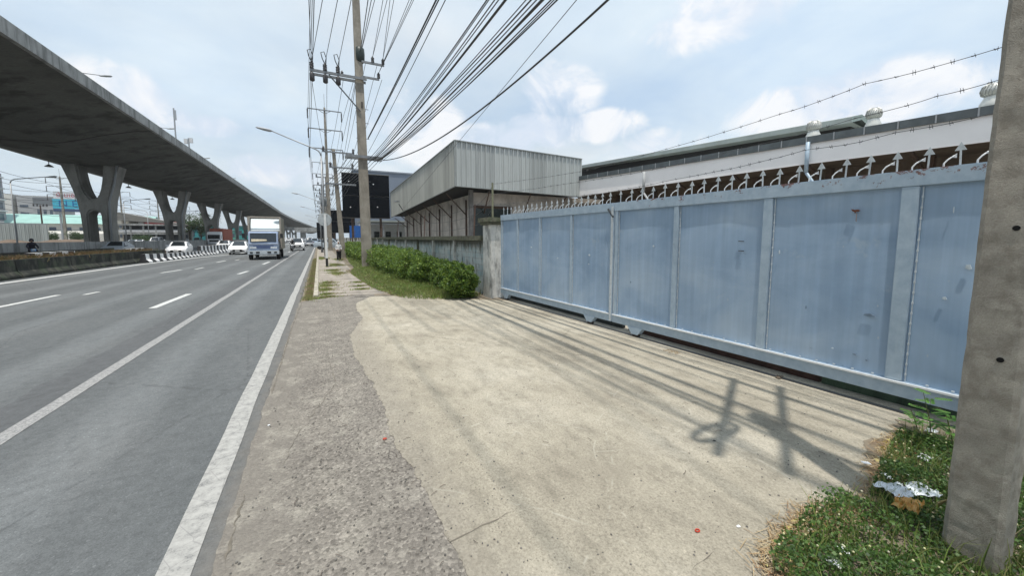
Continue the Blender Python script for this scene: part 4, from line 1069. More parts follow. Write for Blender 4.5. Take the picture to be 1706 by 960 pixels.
# distribution poles further on, each with short arms and a transformer on one of them
dist0 = None
for k, (u, zf, h) in enumerate(((547, 66, 11.0), (541, 84, 11.5), (545, 104, 11.2), (539, 128, 11.5), (541, 156, 11.5))):
    o = ('first', 'second', 'third', 'fourth', 'fifth')[k]
    lb = f'distribution pole with double crossarms beyond the leaning pole, {o} of the line'
    if dist0 is None:
        dist0 = thing('distribution_pole', lb, 'utility pole', depth_pt(u, zf), 0, 'distribution poles beyond the leaning pole')
        hpole(MB(), 12.2, .42, .22, .36, .2, .6).build('shaft', M_POLE, dist0)
        for z, w in ((12.0, 1.5), (10.7, 1.3), (9.2, 1.1), (6.8, 1.2)):
            for dy in (-.15, .15): MB().bar((-w, dy, z), (w, dy, z), .10, .12).build('crossarm', M_ARM, dist0)
            if z > 7:
                for x in (-w + .1, -w * .4, w - .1): insulator(dist0, (x, -.15, z + .05), 1.2)
    else: dup(dist0, depth_pt(u, zf), 0, lb)
tf = thing('transformer', 'grey pole-mounted transformer among the poles behind the round sign', 'transformer', depth_pt(543, 66.5) + Vector((0, -.5, 7.2)))
MB().lathe((0, 0, 0), [(.48, 0), (.52, .1), (.52, 1.3), (.46, 1.42), (.3, 1.5)], 14).build('tank', simple('transformer_grey', (.20, .22, .23), .5), tf, True)
for a in (-.25, 0, .25): insulator(tf, (a, 0, 1.45), .9)
for k in range(10): pass
fins = MB()
for k in range(7): fins.box((-.3 + k * .1, -.58, .7), (.02, .16, 1.0))
fins.build('cooling_fins', simple('transformer_grey', (.2, .22, .23)), tf)
# cables between the tall pole and the poles beyond
D1 = depth_pt(547, 66)
for i in range(9):
    a = BP + Vector((lx0 + .15 + i * .22, 0, 6.52)); m = CP + Vector((-1.3 + i * .26, 0, 6.5)); d = D1 + Vector((-1 + i * .25, 0, 6.7))
    pts = sagline(a, m, .12, 8)[:-1] + sagline(m, d, .3, 10)
    tag(MB().tube(pts, .014 + .006 * (i % 3 == 0), 5).build('overhead_cable', M_CABLE, None, True), ('first', 'second', 'third', 'fourth', 'fifth', 'sixth', 'seventh', 'eighth', 'ninth')[i] + ' black cable from the left running from the tall pole back to the leaning pole', 'cable', 'cables running back from the tall pole')
for i in range(6):
    a = BP + Vector(((-2.6, -1.8, -.95, .3, .95, 1.2)[i], 0, (10.9, 10.9, 10.9, 12.1, 12.1, 11.3)[i])); m = CP + Vector(((-1.3, -1.0, -.6, .4, .9, 1.1)[i], 0, Cz + .1 - (i > 2) * 1.3)); d = D1 + Vector(((-1.4, -.6, .3, 1.4, -1.2, 1.2)[i], 0, 12.2 - (i > 3) * 1.2))
    pts = sagline(a, m, .15, 8)[:-1] + sagline(m, d, .3, 10)
    tag(MB().tube(pts, .013, 5).build('overhead_cable', M_CABLE, None, True), ('left', 'middle', 'right')[i % 3] + (' wire from the left crossarm of the tall pole sloping to the leaning pole' if i < 3 else ' wire from the short right crossarms sloping to the leaning pole'), 'cable', 'wires sloping down behind the tall pole' + (', left' if i < 3 else ', right'))
for i in range(4):
    chain = [depth_pt(u, zf) + Vector((-1.2 + .8 * i, 0, (12.3, 12.3, 9.4, 6.9)[i])) for u, zf in ((547, 66), (541, 84), (545, 104), (539, 128), (541, 156))]
    allp = []
    for a, b_ in zip(chain, chain[1:]): allp += sagline(a, b_, .3, 8)[:-1]
    allp.append(chain[-1]); o = ('outermost left', 'second', 'third', 'lowest')[i]
    tag(MB().tube(allp, .02, 5).build('distribution_wire', M_CABLE), f'{o} wire along the distribution poles in the distance', 'cable', 'distribution wires')

# street lamps on the right
for k, (u, zf, h) in enumerate(((541, 35, 9.6), (536, 76, 9.0), (534.5, 110, 9.2), (533.5, 150, 9.2), (533, 190, 9.2), (532.5, 235, 9.2))):
    o = ('nearest', 'second', 'third', 'fourth', 'fifth', 'sixth')[k]
    lamp_post('street_lamp', f'grey street lamp with a long arm reaching over the road, {o} on the right side', depth_pt(u, zf), h, 3.9, -1, 'street lamps on the right side of the road', 1.3, .10)
# ================================================================== METAL CANOPY BUILDING
M_RIB = mat_ribbed('grey_green_sheet_front', (.42, .44, .43), 0, .42, rough=.45)
M_RIBS = mat_ribbed('grey_green_sheet_side', (.38, .385, .355), 1, .42, rough=.45)
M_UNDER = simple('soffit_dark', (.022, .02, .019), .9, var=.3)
M_CREAM = mat_concrete('cream_render', (.56, .51, .455), (.20, .17, .14), .4, .8, .3, 0, .15)
M_BROWN = simple('brown_rust_steel', (.075, .045, .03), .75, var=.4, scale=2)
M_GLASSD = simple('dark_window', (.02, .03, .028), .15, var=.2, bump=0)
def ribbed(mb, A, B, zb, zt, period=.42, rib=.15, depth=.10, nrm=(0, -1, 0)):
    A = Vector(A); B = Vector(B); L = (B - A).length; d = (B - A) / L; nrm = Vector(nrm); cols = []
    s = 0
    while s < L:
        for off, dp in ((0, 0), (rib * .25, depth), (rib * .75, depth), (rib, 0), (rib + (period - rib) * .5 - .01, 0), (rib + (period - rib) * .5, depth * .35), (rib + (period - rib) * .5 + .03, depth * .35), (rib + (period - rib) * .5 + .04, 0)):
            if s + off <= L: cols.append((s + off, dp))
        s += period
    cols.append((L, 0)); V = []
    for s, dp in cols:
        t = s / L; p = A + d * s + nrm * dp
        V += [(p.x, p.y, zb[0] + (zb[1] - zb[0]) * t), (p.x, p.y, zt[0] + (zt[1] - zt[0]) * t)]
    return mb.add(V, [(2 * i, 2 * i + 2, 2 * i + 3, 2 * i + 1) for i in range(len(cols) - 1)])
cb = thing('canopy_building', 'cream building under a big grey ribbed-metal canopy behind the boundary wall', 'building', (10, 30, 0))
def rel(mb, o=(10, 30, 0)): mb.v = [(x - o[0], y - o[1], z - o[2]) for x, y, z in mb.v]; return mb
PC, PL, PR = (10, 30), (10, 61), (22.3, 30)
rel(ribbed(MB(), (PC[0], PC[1], 0), (PR[0], PR[1], 0), (5.98, 5.70), (9.52, 9.17))).build('front_fascia', M_RIB, cb)
rel(ribbed(MB(), (PC[0], PC[1], 0), (PL[0], PL[1], 0), (5.98, 4.95), (9.52, 8.62), nrm=(-1, 0, 0))).build('side_fascia', M_RIBS, cb)
tm = MB()
tm.bar((9.93, 29.93, 9.53), (22.3, 29.93, 9.18), .12, .07).bar((9.93, 29.93, 9.53), (9.93, 61, 8.63), .12, .07)
tm.bar((9.95, 29.95, 5.96), (22.3, 29.95, 5.68), .09, .06).bar((9.95, 29.95, 5.96), (9.95, 61, 4.93), .09, .06)
tm.bar((9.94, 29.94, 5.96), (9.94, 29.94, 9.55), .10)
rel(tm).build('edge_trim', simple('trim_grey', (.27, .285, .275), .5), cb)
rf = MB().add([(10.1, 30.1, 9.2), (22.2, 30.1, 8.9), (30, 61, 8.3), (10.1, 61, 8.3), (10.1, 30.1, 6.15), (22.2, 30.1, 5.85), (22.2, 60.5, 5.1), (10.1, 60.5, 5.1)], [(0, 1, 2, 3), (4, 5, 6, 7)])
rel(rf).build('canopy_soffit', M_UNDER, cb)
rel(MB().box((12.1, 46.6, 2.8), (.2, 29.2, 5.6)).box((21.5, 32.1, 2.9), (19.0, .2, 5.8))).build('wall', M_CREAM, cb)
pn = MB()
for k in range(12): pn.box((11.985, 33.4 + k * 2.4, 2.7), (.03, .05, 5.2))
rel(pn).build('panel_joint', simple('panel_joint_dark', (.20, .18, .16)), cb)  # thin dark strips mark the joints between wall panels
x0 = atY(786, 345, 31.9).x; x1 = atY(851, 345, 31.9).x; zt = atY(800, 347, 31.9).z
wdw = rel(MB().box(((x0 + x1) / 2, 31.97, (zt + 1.5) / 2), (x1 - x0, .06, zt - 1.5))).build('window', M_GLASSD, cb)
rel(MB().box(((x0 + x1) / 2, 31.9, zt + .12), (x1 - x0 + .3, .14, .22)).box((x1, 31.9, zt / 2 + .6), (.12, .1, zt - 1.3)).box((x0, 31.9, zt / 2 + .6), (.12, .1, zt - 1.3))).build('frame', M_BROWN, wdw)
rel(MB().box((12.0, 31.97, 3.0), (.34, .34, 6.0))).build('corner_column', mat_concrete('grey_column', (.24, .23, .22)), cb)
for k in range(7):
    y = 33 + k * 4.3
    rel(MB().bar((11.95, y, 0), (11.95, y, 5.2 - k * .12), .14).bar((11.9, y, 3.9 - k * .08), (10.15, y, 5.65 - k * .15), .09)).build('canopy_bracket', M_BROWN, cb)
for x in (13.2, 17.2, 21): rel(MB().bar((x, 31.9, 4.0), (x - .2, 30.2, 5.75), .08)).build('canopy_bracket', M_BROWN, cb)
fl = thing('floodlight', 'small floodlight on an arm at the left end of the metal canopy', 'floodlight', atX(672, 347, 9.8))
MB().tube([(0, .2, -.3), (-.6, -.2, .5)], .05, 6).build('arm', M_DSTEEL, fl); MB().box((-.85, -.35, .8), (.5, .5, .16), .4).build('lamp_head', M_STEEL, fl)

# ================================================================== WAREHOUSE
M_WHITE = simple('white_fascia_paint', (.90, .87, .855), .5, var=.06, scale=.4, bump=0)
M_GUT = simple('dark_gutter', (.085, .10, .105), .5, var=.25, scale=2)
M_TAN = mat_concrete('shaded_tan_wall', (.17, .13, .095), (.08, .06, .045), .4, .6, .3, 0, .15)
M_ROOF2 = simple('pale_roof_sheet', (.33, .36, .34), .45, var=.15, scale=1)
wh = thing('warehouse', 'long warehouse with a white fascia and dark gutter behind the blue gate', 'warehouse', (23, 12, 0))
WP = [(22.0, 31.5, 5.72, 7.25), (23.1, 21, 5.80, 7.05), (24.0, 12.1, 5.84, 6.92), (24.6, 5.3, 5.72, 6.78), (25.5, -6, 5.7, 6.7)]
def band(off, z0f, z1f, th):
    mb = MB()
    for a, b_ in zip(WP, WP[1:]):
        V = []
        for p in (a, b_):
            for dx in (off, off + th): V += [(p[0] + dx, p[1], z0f(p)), (p[0] + dx, p[1], z1f(p))]
        mb.add(V, [(0, 1, 5, 4), (2, 6, 7, 3), (0, 4, 6, 2), (1, 3, 7, 5), (0, 2, 3, 1), (4, 5, 7, 6)])
    return rel(mb, (23, 12, 0))
band(0, lambda p: p[2], lambda p: p[3], .08).build('fascia', M_WHITE, wh)
band(-.12, lambda p: p[3] + .003, lambda p: p[3] + .36, .25).build('gutter', M_GUT, wh)
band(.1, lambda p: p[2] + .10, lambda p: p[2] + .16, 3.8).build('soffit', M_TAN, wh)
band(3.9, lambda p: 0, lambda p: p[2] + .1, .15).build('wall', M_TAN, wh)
band(.2, lambda p: p[3] + .2, lambda p: p[3] + .25, 9).build('roof', M_ROOF2, wh)
for k in range(9):
    y = 28 - k * 4.0; x = 23.2 + (20 - y) * .09
    rel(MB().box((x + 2.6, y, 2.9), (.3, .3, 5.8)).bar((x + 2.5, y, 4.7), (x + .2, y, 5.85), .12), (23, 12, 0)).build('column', M_BROWN, wh)
br = MB()
for k in range(30):
    y = 30 - k * 1.2; t = None
    for a, b_ in zip(WP, WP[1:]):
        if b_[1] <= y <= a[1]: q = (a[1] - y) / (a[1] - b_[1]); t = [a[i] + (b_[i] - a[i]) * q for i in range(4)]
    if t: br.box((t[0] - .14, y, t[3] + .18), (.03, .05, .37))
rel(br, (23, 12, 0)).build('gutter_bracket', M_STEEL, wh)
M_PIPE = simple('pale_blue_pipe', (.36, .46, .55), .4, var=.15)
for u, v, m in ((1346, 240, M_PIPE), (1073, 288, simple('grey_pipe', (.40, .41, .41)))):
    q = atX(u, v, 23.85 if u > 1200 else 22.6)
    rel(MB().tube([(q.x, q.y, q.z + .1), (q.x, q.y, q.z - 1.5)], .10, 8).tube([(q.x, q.y, q.z - 1.5), (q.x + .5, q.y - .5, q.z - 2.6), (q.x + 1.2, q.y - .6, 0)], .08, 8), (23, 12, 0)).build('downpipe', m, wh, True)
M_ALU = simple('turbine_aluminium', (.62, .61, .56), .35, .35, var=.12, scale=8)
for (u, v, o, s) in ((1355, 222, 'leftmost', .36), (1455, 203, 'middle', .33), (1655, 166, 'rightmost and largest', .40)):
    q = atX(u, v, 25.6)
    t = thing('roof_ventilator', f'{o} of the three round turbine ventilators on the warehouse roof', 'roof ventilator', (q.x, q.y, q.z - .25), 0, 'turbine ventilators on the warehouse roof')
    MB().lathe((0, 0, 0), [(s * 1.0, -.3), (s * .98, .1), (s * .70, .34), (s * .66, .42)], 20).build('base', M_ALU, t, True)
    MB().lathe((0, 0, .40), [(s * .6, 0), (s * .85, .08), (s * .95, .24), (s * .82, .42), (s * .45, .52), (s * .05, .56)], 20).build('turbine', M_ALU, t, True)
    fm = MB()
    for k in range(20):
        a = k / 20 * 2 * math.pi; P = [(s * r * math.cos(a + dz * .9), s * r * math.sin(a + dz * .9), .40 + dz) for r, dz in ((.62, .01), (.89, .08), (.99, .24), (.86, .42), (.48, .53))]
        fm.tube(P, .016, 4)
    fm.build('blade', simple('turbine_blade', (.45, .45, .42), .4, .4), t)
ub = thing('rear_warehouse', 'taller warehouse roof with pale edge rising behind the dark gutter', 'warehouse', (31, 30, 0))
a = atX(955, 278, 30.5); b_ = atX(1421, 194, 30.5)
zz = lambda y: b_.z + (a.z - b_.z) * (y - b_.y) / (a.y - b_.y)
ym = (a.y + b_.y) / 2
rel(MB().add([(30.5, b_.y, b_.z - .35), (30.5, b_.y, b_.z), (30.5, a.y, a.z), (30.5, a.y, a.z - .35), (31.6, b_.y, b_.z + .28), (31.6, a.y, a.z + .28), (36, b_.y, b_.z - .9), (36, a.y, a.z - .9)], [(0, 1, 2, 3), (1, 4, 5, 2), (4, 6, 7, 5), (0, 3, 7, 6)]), (31, 30, 0)).build('roof', M_ROOF2, ub)
rel(MB().add([(30.35, b_.y - .02, b_.z - .38), (30.35, b_.y - .02, b_.z - .02), (31.6, b_.y - .02, b_.z + .29), (36, b_.y - .02, b_.z - .9), (36, b_.y - .02, b_.z - 1.25), (31.6, b_.y - .02, b_.z - .05)], [(0, 1, 2, 5), (5, 2, 3, 4)]), (31, 30, 0)).build('gable_trim', simple('gable_green_grey', (.24, .29, .27)), ub)
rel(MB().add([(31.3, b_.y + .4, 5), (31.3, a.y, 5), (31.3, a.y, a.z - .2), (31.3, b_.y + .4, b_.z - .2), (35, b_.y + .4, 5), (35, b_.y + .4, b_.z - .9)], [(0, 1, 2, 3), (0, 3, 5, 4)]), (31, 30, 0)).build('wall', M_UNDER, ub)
t = MB().box((24.2, 4.35, 6.0), (.9, .7, .5)).build('wall_bracket_box', M_GUT); tag(t, 'dark box fixed under the white fascia just left of the near pole', 'box')

# ================================================================== BUILDINGS ON THE RIGHT, BEYOND
gb = thing('grey_block', 'plain slate-grey industrial block rising behind the canopy and the big billboard', 'building', (20, 95, 0))
zt = atY(660, 289, 88).z
MB().box((0, 2, zt / 2), (26, 18, zt)).build('wall', simple('slate_wall', (.17, .20, .25), .6, var=.08, scale=.2, bump=0), gb)
MB().box((0, 2, zt + .15), (26.4, 18.4, .3)).build('roof', simple('slate_roof', (.22, .25, .29)), gb)
ws = thing('white_shed', 'white low buildings seen under the canopy edge over the boundary wall', 'building', (12.5, 74, 0))
MB().box((0, 3, 2.2), (11, 6, 4.4)).build('wall', simple('white_shed_wall', (.62, .62, .60), .7), ws)
for k in range(6): MB().box((-5 + k * 2, -.05, 2.0 + .3), (.9, .1, 1.4)).build('window', M_GLASSD, ws)
MB().box((0, -1, 4.7), (12, 8.5, .25)).build('roof', M_ROOF2, ws)
for k in range(5): MB().box((-5 + k * 2.5, -4.8, 2.3), (.2, .2, 4.6)).build('post', M_STEEL, ws)
bs = thing('blue_hoarding', 'bright blue panel sign beyond the person, above the hedge', 'sign', depth_pt(594, 62))
MB().box((0, 0, 2.5), (2.0, .12, 2.6)).build('panel', simple('blue_sign_paint', (.02, .13, .45), .4), bs)
MB().box((.75, -.08, 3.0), (.25, .05, 3.2)).build('white_strip', simple('sign_white', (.7, .7, .7)), bs)
for x in (-.8, .8): MB().box((x, .1, .7), (.1, .1, 1.4)).build('leg', M_STEEL, bs)

M_BLACK = simple('billboard_back', (.004, .006, .009), 1.0, var=.2, bump=0, spec=.1)
def billboard(label, Y, u0, v0, u1, v1, mid=None, cols=1, dots=(), group=None):
    a = atY(u0, v0, Y); c = atY(u1, v1, Y); w = c.x - a.x; h = a.z - c.z; cx = (a.x + c.x) / 2
    t = thing('billboard', label, 'billboard', (cx, Y, 0), 0)
    rows = 2 if mid else 1
    for r in range(rows):
        for k in range(cols):
            MB().box((-w / 2 + w / cols * (k + .5), 0, c.z + h / rows * (r + .5)), (w / cols - .06, .14, h / rows - .08)).build('panel', M_BLACK, t)
    MB().box((0, .12, c.z + h / 2), (w, .08, .14)).box((0, .12, c.z), (w + .1, .12, .12)).box((0, .12, a.z), (w + .1, .12, .12)).build('frame', simple('billboard_frame', (.20, .19, .17), .6), t)
    for x in (-w * .3, w * .3): MB().bar((x, .45, 0), (x, .45, a.z - .3), .3).build('post', M_BROWN, t)
    for (du, dv) in dots:
        p = atY(du, dv, Y - .075); MB().lathe((p.x - cx, -.085, p.z), [(.085, 0), (.085, .012)], 12, 'Y').build('hole_disc', simple('hole_white', (.75, .75, .75)), t)  # white discs paint the brightness seen through holes in the panels
    return t
billboard('largest black billboard back behind the tall concrete pole', 60, 568, 287, 650, 364, mid=True, cols=2, dots=((581, 302), (584, 345), (622, 307), (629, 345)))
billboard('medium black billboard back behind the round sign and the leaning pole', 88, 546, 350, 592, 388, mid=True, cols=2)
billboard('small black billboard back just left of the round sign', 125, 527, 371, 542, 397, mid=True, cols=2)
billboard('smallest black billboard back low behind the round sign post', 140, 547, 387, 560, 398.5)

# round sign seen from behind
S = G(545, 445)
rs = thing('round_road_sign', 'back of a round grey road sign on a white post with a black foot', 'road sign', S)
zc = atY(543.5, 366, S.y).z; rr = abs(atY(555.5, 366, S.y).x - atY(532, 366, S.y).x) / 2
MB().lathe((-.02, -.045, zc), [(rr, 0), (rr, .02), (rr * .97, .03)], 32, 'Y').build('disc', simple('sign_back_alu', (.46, .48, .48), .4, .3), rs)
MB().box((0, -.10, (zc + .35 + .55) / 2), (.14, .09, zc + .35 - .55)).build('post', simple('post_white', (.72, .72, .70), .5, var=.12, scale=4), rs)
MB().box((0, -.10, .275), (.142, .092, .55)).build('post_foot', simple('post_black', (.015, .015, .015), .6), rs)
for z in (zc - .25, zc + .25): MB().box((0, -.05, z), (.3, .03, .05)).build('clamp', M_STEEL, rs)
q = G(537, 421); t = thing('marker_post', 'slim dark post standing at the kerb beyond the round sign', 'post', q)
MB().box((0, 0, 2.3), (.14, .14, 4.6)).box((0, 0, .2), (.3, .3, .4)).build('shaft', M_DSTEEL, t)
q = depth_pt(566, 31.5); 
# ================================================================== LEFT SIDE BACKGROUND
def wall_windows(t, x0, y0, dx, dy, w, nz, z0, dz, nw, ww, hh, mat, frame=None):
    """windows on a wall line starting x0,y0 direction dx,dy length w"""
    d = Vector((dx, dy, 0)).normalized(); nrm = Vector((d.y, -d.x, 0))
    for r in range(nz):
        for k in range(nw):
            c = Vector((x0, y0, 0)) + d * (w * (k + .5) / nw) + nrm * .05; ang = math.atan2(d.y, d.x)
            f = MB().box((c.x, c.y, z0 + dz * r), (ww, .1, hh), ang).build('window', mat, t)
M_APT = simple('apartment_grey', (.30, .29, .31), .8, var=.1, scale=.3, bump=0)
M_WIN = simple('window_blue_grey', (.07, .09, .12), .2, var=.3, scale=.7, bump=0)
p = depth_pt(17, 118)
ap = thing('apartment_building', 'tall grey and brick-red apartment block at the left edge of the photo', 'building', p)
MB().box((-8, -13, 10.6), (16, 26, 21.2)).build('wall', M_APT, ap)
for r in range(6):
    MB().box((.2, -13, 3.3 + r * 3.35), (.5, 26, .35)).build('floor_band', simple('band_white', (.60, .60, .60)), ap)
for r in range(6):
    for k in range(5):
        red = (k % 2 == 1)
        MB().box((.06, -2.4 - k * 5, 5 + r * 3.35 - .1), (.12, 2.6, 1.9)).build('window', simple('brick_red_panel', (.16, .07, .06)) if red else M_WIN, ap)
p = depth_pt(46, 150)
wb = thing('white_office_block', 'white multi-storey block with dark windows left of the first transmission pole', 'building', p)
zt = 18.6; M_WB = simple('white_block_paint', (.60, .58, .54), .8, var=.06, scale=.3, bump=0); M_WB2 = simple('grey_block_paint', (.36, .36, .36), .8, var=.06, scale=.3, bump=0)
MB().box((-5.5, 6, zt / 2), (7, 14, zt)).build('wall', M_WB, wb); MB().box((4, 6.1, zt / 2 - .2), (10, 14, zt - .4)).build('wing', M_WB2, wb)
for r in range(4): MB().box((.8, -.95, 5.5 + r * 2.9), (2.2, .12, .8)).build('window', M_WIN, wb)
for k in range(3): MB().box((4.6 + k * 1.7, -.95, 8.5), (.8, .12, 9)).build('window', M_WIN, wb)
MB().box((6, -.97, 16.3), (5.4, .14, 2.6)).build('dark_panel', simple('dark_panel_grey', (.15, .16, .17)), wb)
p = depth_pt(105, 122)
gr = thing('green_roofed_factory', 'long white factory with a pale green metal roof behind the first viaduct pier', 'factory', p)
MB().box((0, 5, 3.3), (42, 9, 6.6)).build('wall', simple('factory_white', (.56, .54, .50), .8, var=.1, scale=.3, bump=0), gr)
MB().add([(-22, -.8, 6.4), (22, -.8, 6.4), (22, 5, 9.4), (-22, 5, 9.4), (22, 11, 6.4), (-22, 11, 6.4)], [(0, 1, 2, 3), (3, 2, 4, 5), (1, 4, 2), (0, 3, 5), (0, 5, 4, 1)]).build('roof', simple('pale_green_roof', (.30, .50, .45), .5, var=.1, scale=.5, bump=0), gr)
for k in range(12): MB().box((-19 + k * 3.4, .45, 4.6), (1.5, .14, 1.3)).build('window', M_WIN, gr)
MB().add([(-10, -6, 3.2), (14, -6, 3.2), (14, .4, 4.2), (-10, .4, 4.2), (-10, -6, 0), (14, -6, 0)], [(0, 1, 2, 3), (4, 5, 1, 0)]).build('lean_to', simple('leanto_white', (.58, .56, .52), .8), gr)
p = depth_pt(24, 74)
cf = thing('site_hoarding', 'grey corrugated site hoarding below the apartment block', 'hoarding', p)
zt = CAM_H + 24 * 74 / 640; L0 = -9
rb = MB(); ribbed(rb, (-9, 0, 0), (4.8, .0, 0), (1.0, 1.0), (zt, zt - .1), period=.5, rib=.2, depth=.08); rb.build('sheet', mat_ribbed('hoarding_sheet', (.38, .40, .38), 0, .5), cf)
MB().box((-2.1, .2, zt), (14, .15, .15)).build('top_rail', M_STEEL, cf)
mo = MB(); V = []; nx, ny = 30, 8
for i in range(nx + 1):
    for j in range(ny + 1):
        x = -14 + 24 * i / nx; y = -4 + 8 * j / ny
        V.append((x, y, max(0, (1.25 + mnoise.noise(Vector((x * .3, y * .4, 2))) * .8) * (1 - ((y) / 4.2) ** 2))))
mo.add(V, [(i * (ny + 1) + j, (i + 1) * (ny + 1) + j, (i + 1) * (ny + 1) + j + 1, i * (ny + 1) + j + 1) for i in range(nx) for j in range(ny)])
m_ = mo.build('earth_bank', simple('brown_earth', (.15, .11, .08), .95, var=.3, scale=.7), None, True); m_.location = depth_pt(40, 66); m_['kind'] = 'structure'
# hoarding billboard with Thai lettering, NE on turquoise
def text(name, body, size, mat, parent, loc, rot, ext=.01):
    cu = bpy.data.curves.new(name, 'FONT'); cu.body = body; cu.size = size; cu.extrude = ext; cu.align_x = 'CENTER'; cu.align_y = 'CENTER'
    try:
        cu.font = bpy.data.fonts.load(bpy.utils.resource_path('LOCAL') + '/datafiles/fonts/Inter.woff2') if False else cu.font
    except Exception: pass
    tmp = bpy.data.objects.new('tmp', cu); me = bpy.data.meshes.new_from_object(tmp); bpy.data.objects.remove(tmp)
    ob = bpy.data.objects.new(name, me); COL.objects.link(ob); me.materials.clear(); me.materials.append(mat); ob.parent = parent; ob.location = loc; ob.rotation_euler = rot; return ob
p = depth_pt(124, 108)
bd = thing('roadside_billboard', 'billboard with red Thai letters above a turquoise panel reading NE, left of the first pier', 'billboard', p)
z0 = CAM_H + 47 * 108 / 640; z1 = CAM_H + 76 * 108 / 640
MB().box((0, 0, z0 + 1.5), (6.6, .3, 2.6)).build('turquoise_panel', simple('turquoise', (.06, .42, .55), .4), bd)
MB().box((.0, 0, z0 + 3.9), (6.0, .3, 2.0)).build('white_panel', simple('pale_panel', (.62, .64, .66), .4), bd)
MB().box((0, 0, z0 - .25), (6.6, .3, .8)).build('dark_panel', simple('navy_panel', (.05, .08, .16), .4), bd)
text('lettering', 'N E', 2.5, simple('blue_letter', (.01, .12, .32)), bd, (-.3, -.17, z0 + 1.5), (R(90), 0, 0))
text('lettering', 'บ้านเอส', 1.5, simple('red_letter', (.45, .02, .05)), bd, (-.2, -.17, z0 + 3.9), (R(90), 0, 0))
for x in (-2.2, 2.2): MB().box((x, .3, z0 / 2), (.35, .35, z0)).build('post', M_STEEL, bd)
# buildings between first and second pier
p = depth_pt(206, 122)
t = thing('cream_shophouse', 'small cream building right beside the first viaduct pier', 'building', p)
MB().box((0, 4, 4.2), (8, 8, 8.4)).build('wall', simple('cream_paint', (.50, .48, .42), .8), t); MB().box((0, 4, 8.6), (8.4, 8.4, .3)).build('roof', M_SOFF, t)
for r in range(2):
    for k in range(3): MB().box((-2.4 + 2.4 * k, -.04, 2.6 + 3 * r), (1.2, .1, 1.1)).build('window', M_WIN, t)
p = depth_pt(243, 118)
t = thing('open_car_park_building', 'two-storey open building with a big grey gable roof seen between the first two piers', 'building', p)
MB().add([(-7, 0, 7.2), (9, 0, 6.2), (9, 8, 6.2), (-7, 8, 7.2), (-6, 0, 9.6), (-6, 8, 9.6)], [(0, 1, 4), (4, 1, 2, 5), (0, 4, 5, 3), (3, 5, 2)]).build('roof', simple('brown_grey_roof', (.20, .19, .17)), t)
MB().box((1, 3, 5.9), (15.6, 7, .5)).box((1, 3, 3.2), (15.6, 7, .5)).build('floor_slab', M_PARA, t)
for k in range(6): MB().box((-6 + 2.9 * k, 0, 3), (.4, .4, 6)).build('column', M_PARA, t)
MB().box((1, 5, 3), (15, .2, 6)).build('rear_wall', simple('dark_interior', (.08, .09, .10)), t)
MB().box((1, -.1, 4.0), (15.6, .1, .8)).build('railing', simple('rail_white', (.5, .5, .5)), t)
p = depth_pt(268, 130)
t = thing('red_roofed_shed', 'shed with a red roof edge just left of the second pier', 'building', p)
MB().box((0, 3, 3.2), (9, 6, 6.4)).build('wall', simple('pale_shed', (.45, .45, .45)), t); MB().box((0, 2.8, 6.9), (10, 7.5, 1.0)).build('roof', simple('red_roof', (.30, .04, .04), .5), t)
for k in range(4): MB().box((-3.2 + 2.1 * k, -.05, 3.4), (.9, .1, 2.6)).build('window', M_WIN, t)
for (u, zf, w, h, c, nm, lb) in ((336, 150, 7, 6.5, (.05, .30, .33), 'teal_netting_box', 'teal site enclosure right of the second pier'), (303, 140, 5, 4.5, (.5, .5, .48), 'white_hut', 'small white hut seen right beside the second pier'),
                          (402, 230, 9, 9, (.05, .32, .30), 'teal_shop', 'teal shop front between the farther piers'), (383, 210, 6, 6, (.12, .38, .30), 'green_kiosk', 'green kiosk beyond the red container'), (345, 230, 12, 8, (.45, .43, .40), 'grey_shop_row', 'pale shop row far behind the third pier')):
    t = thing(nm, lb, 'building', depth_pt(u, zf)); MB().box((0, 2, h / 2), (w, 5, h)).build('wall', simple(nm + '_paint', c, .6, var=.25, scale=1), t)
    MB().box((0, 1.8, h + .12), (w + .4, 5.6, .24)).build('roof', M_ROOF2, t)
    for k in range(3): MB().box((-w / 3 + w / 3 * k, -.55, h * .55), (w * .16, .1, h * .3)).build('window', M_WIN, t)
# left street lamps and transmission poles
for k, (u, zf, h, a) in enumerate(((30, 52, 9.6, 3.0), (212, 82, 9.6, 3.0), (305, 118, 9.6, 3.0))):
    o = ('nearest', 'second', 'third')[k]
    lamp_post('street_lamp', f'tall grey street lamp on the far side of the viaduct, {o} from the left', depth_pt(u, zf), h, a + .6, 1, 'street lamps beyond the viaduct', .6, .11)
lamp_post('street_lamp', 'street lamp beyond the viaduct with its arm pointing left, before the second pier', depth_pt(250, 110), 9.4, 4.4, -1, 'street lamps beyond the viaduct', .8, .11)
LP_ = []
for k in range(7):
    zf = 66 + 28 * k; b0 = Vector((-55 * 1.0, (zf + 24.6) / .894, 0)); LP_.append(b0)
    o = ('first', 'second', 'third', 'fourth', 'fifth', 'sixth', 'seventh')[k]
    if k: tpole('transmission_pole', f'slim transmission pole with three crossarms beyond the viaduct, {o} from the left', b0, 16.6, 2.4, 'transmission poles beyond the viaduct', gap=2.0)
for lvl in range(3):
    for s in (-1, 1):
        allp = []; z = 16.2 - 2.0 * lvl - 1.35; P = [p + Vector((s * 2.4, 0, z)) for p in [Vector((-55, 40, 0))] + LP_]
        for a, b_ in zip(P, P[1:]): allp += sagline(a, b_, .9, 10)[:-1]
        allp.append(P[-1]); o = ('top', 'middle', 'bottom')[lvl]; sd = 'left' if s < 0 else 'right'
        tag(MB().tube(allp, .04, 5).build('transmission_wire', M_CABLE), f'wire on the {o} {sd} crossarm tips of the poles beyond the viaduct', 'cable', 'wires beyond the viaduct')
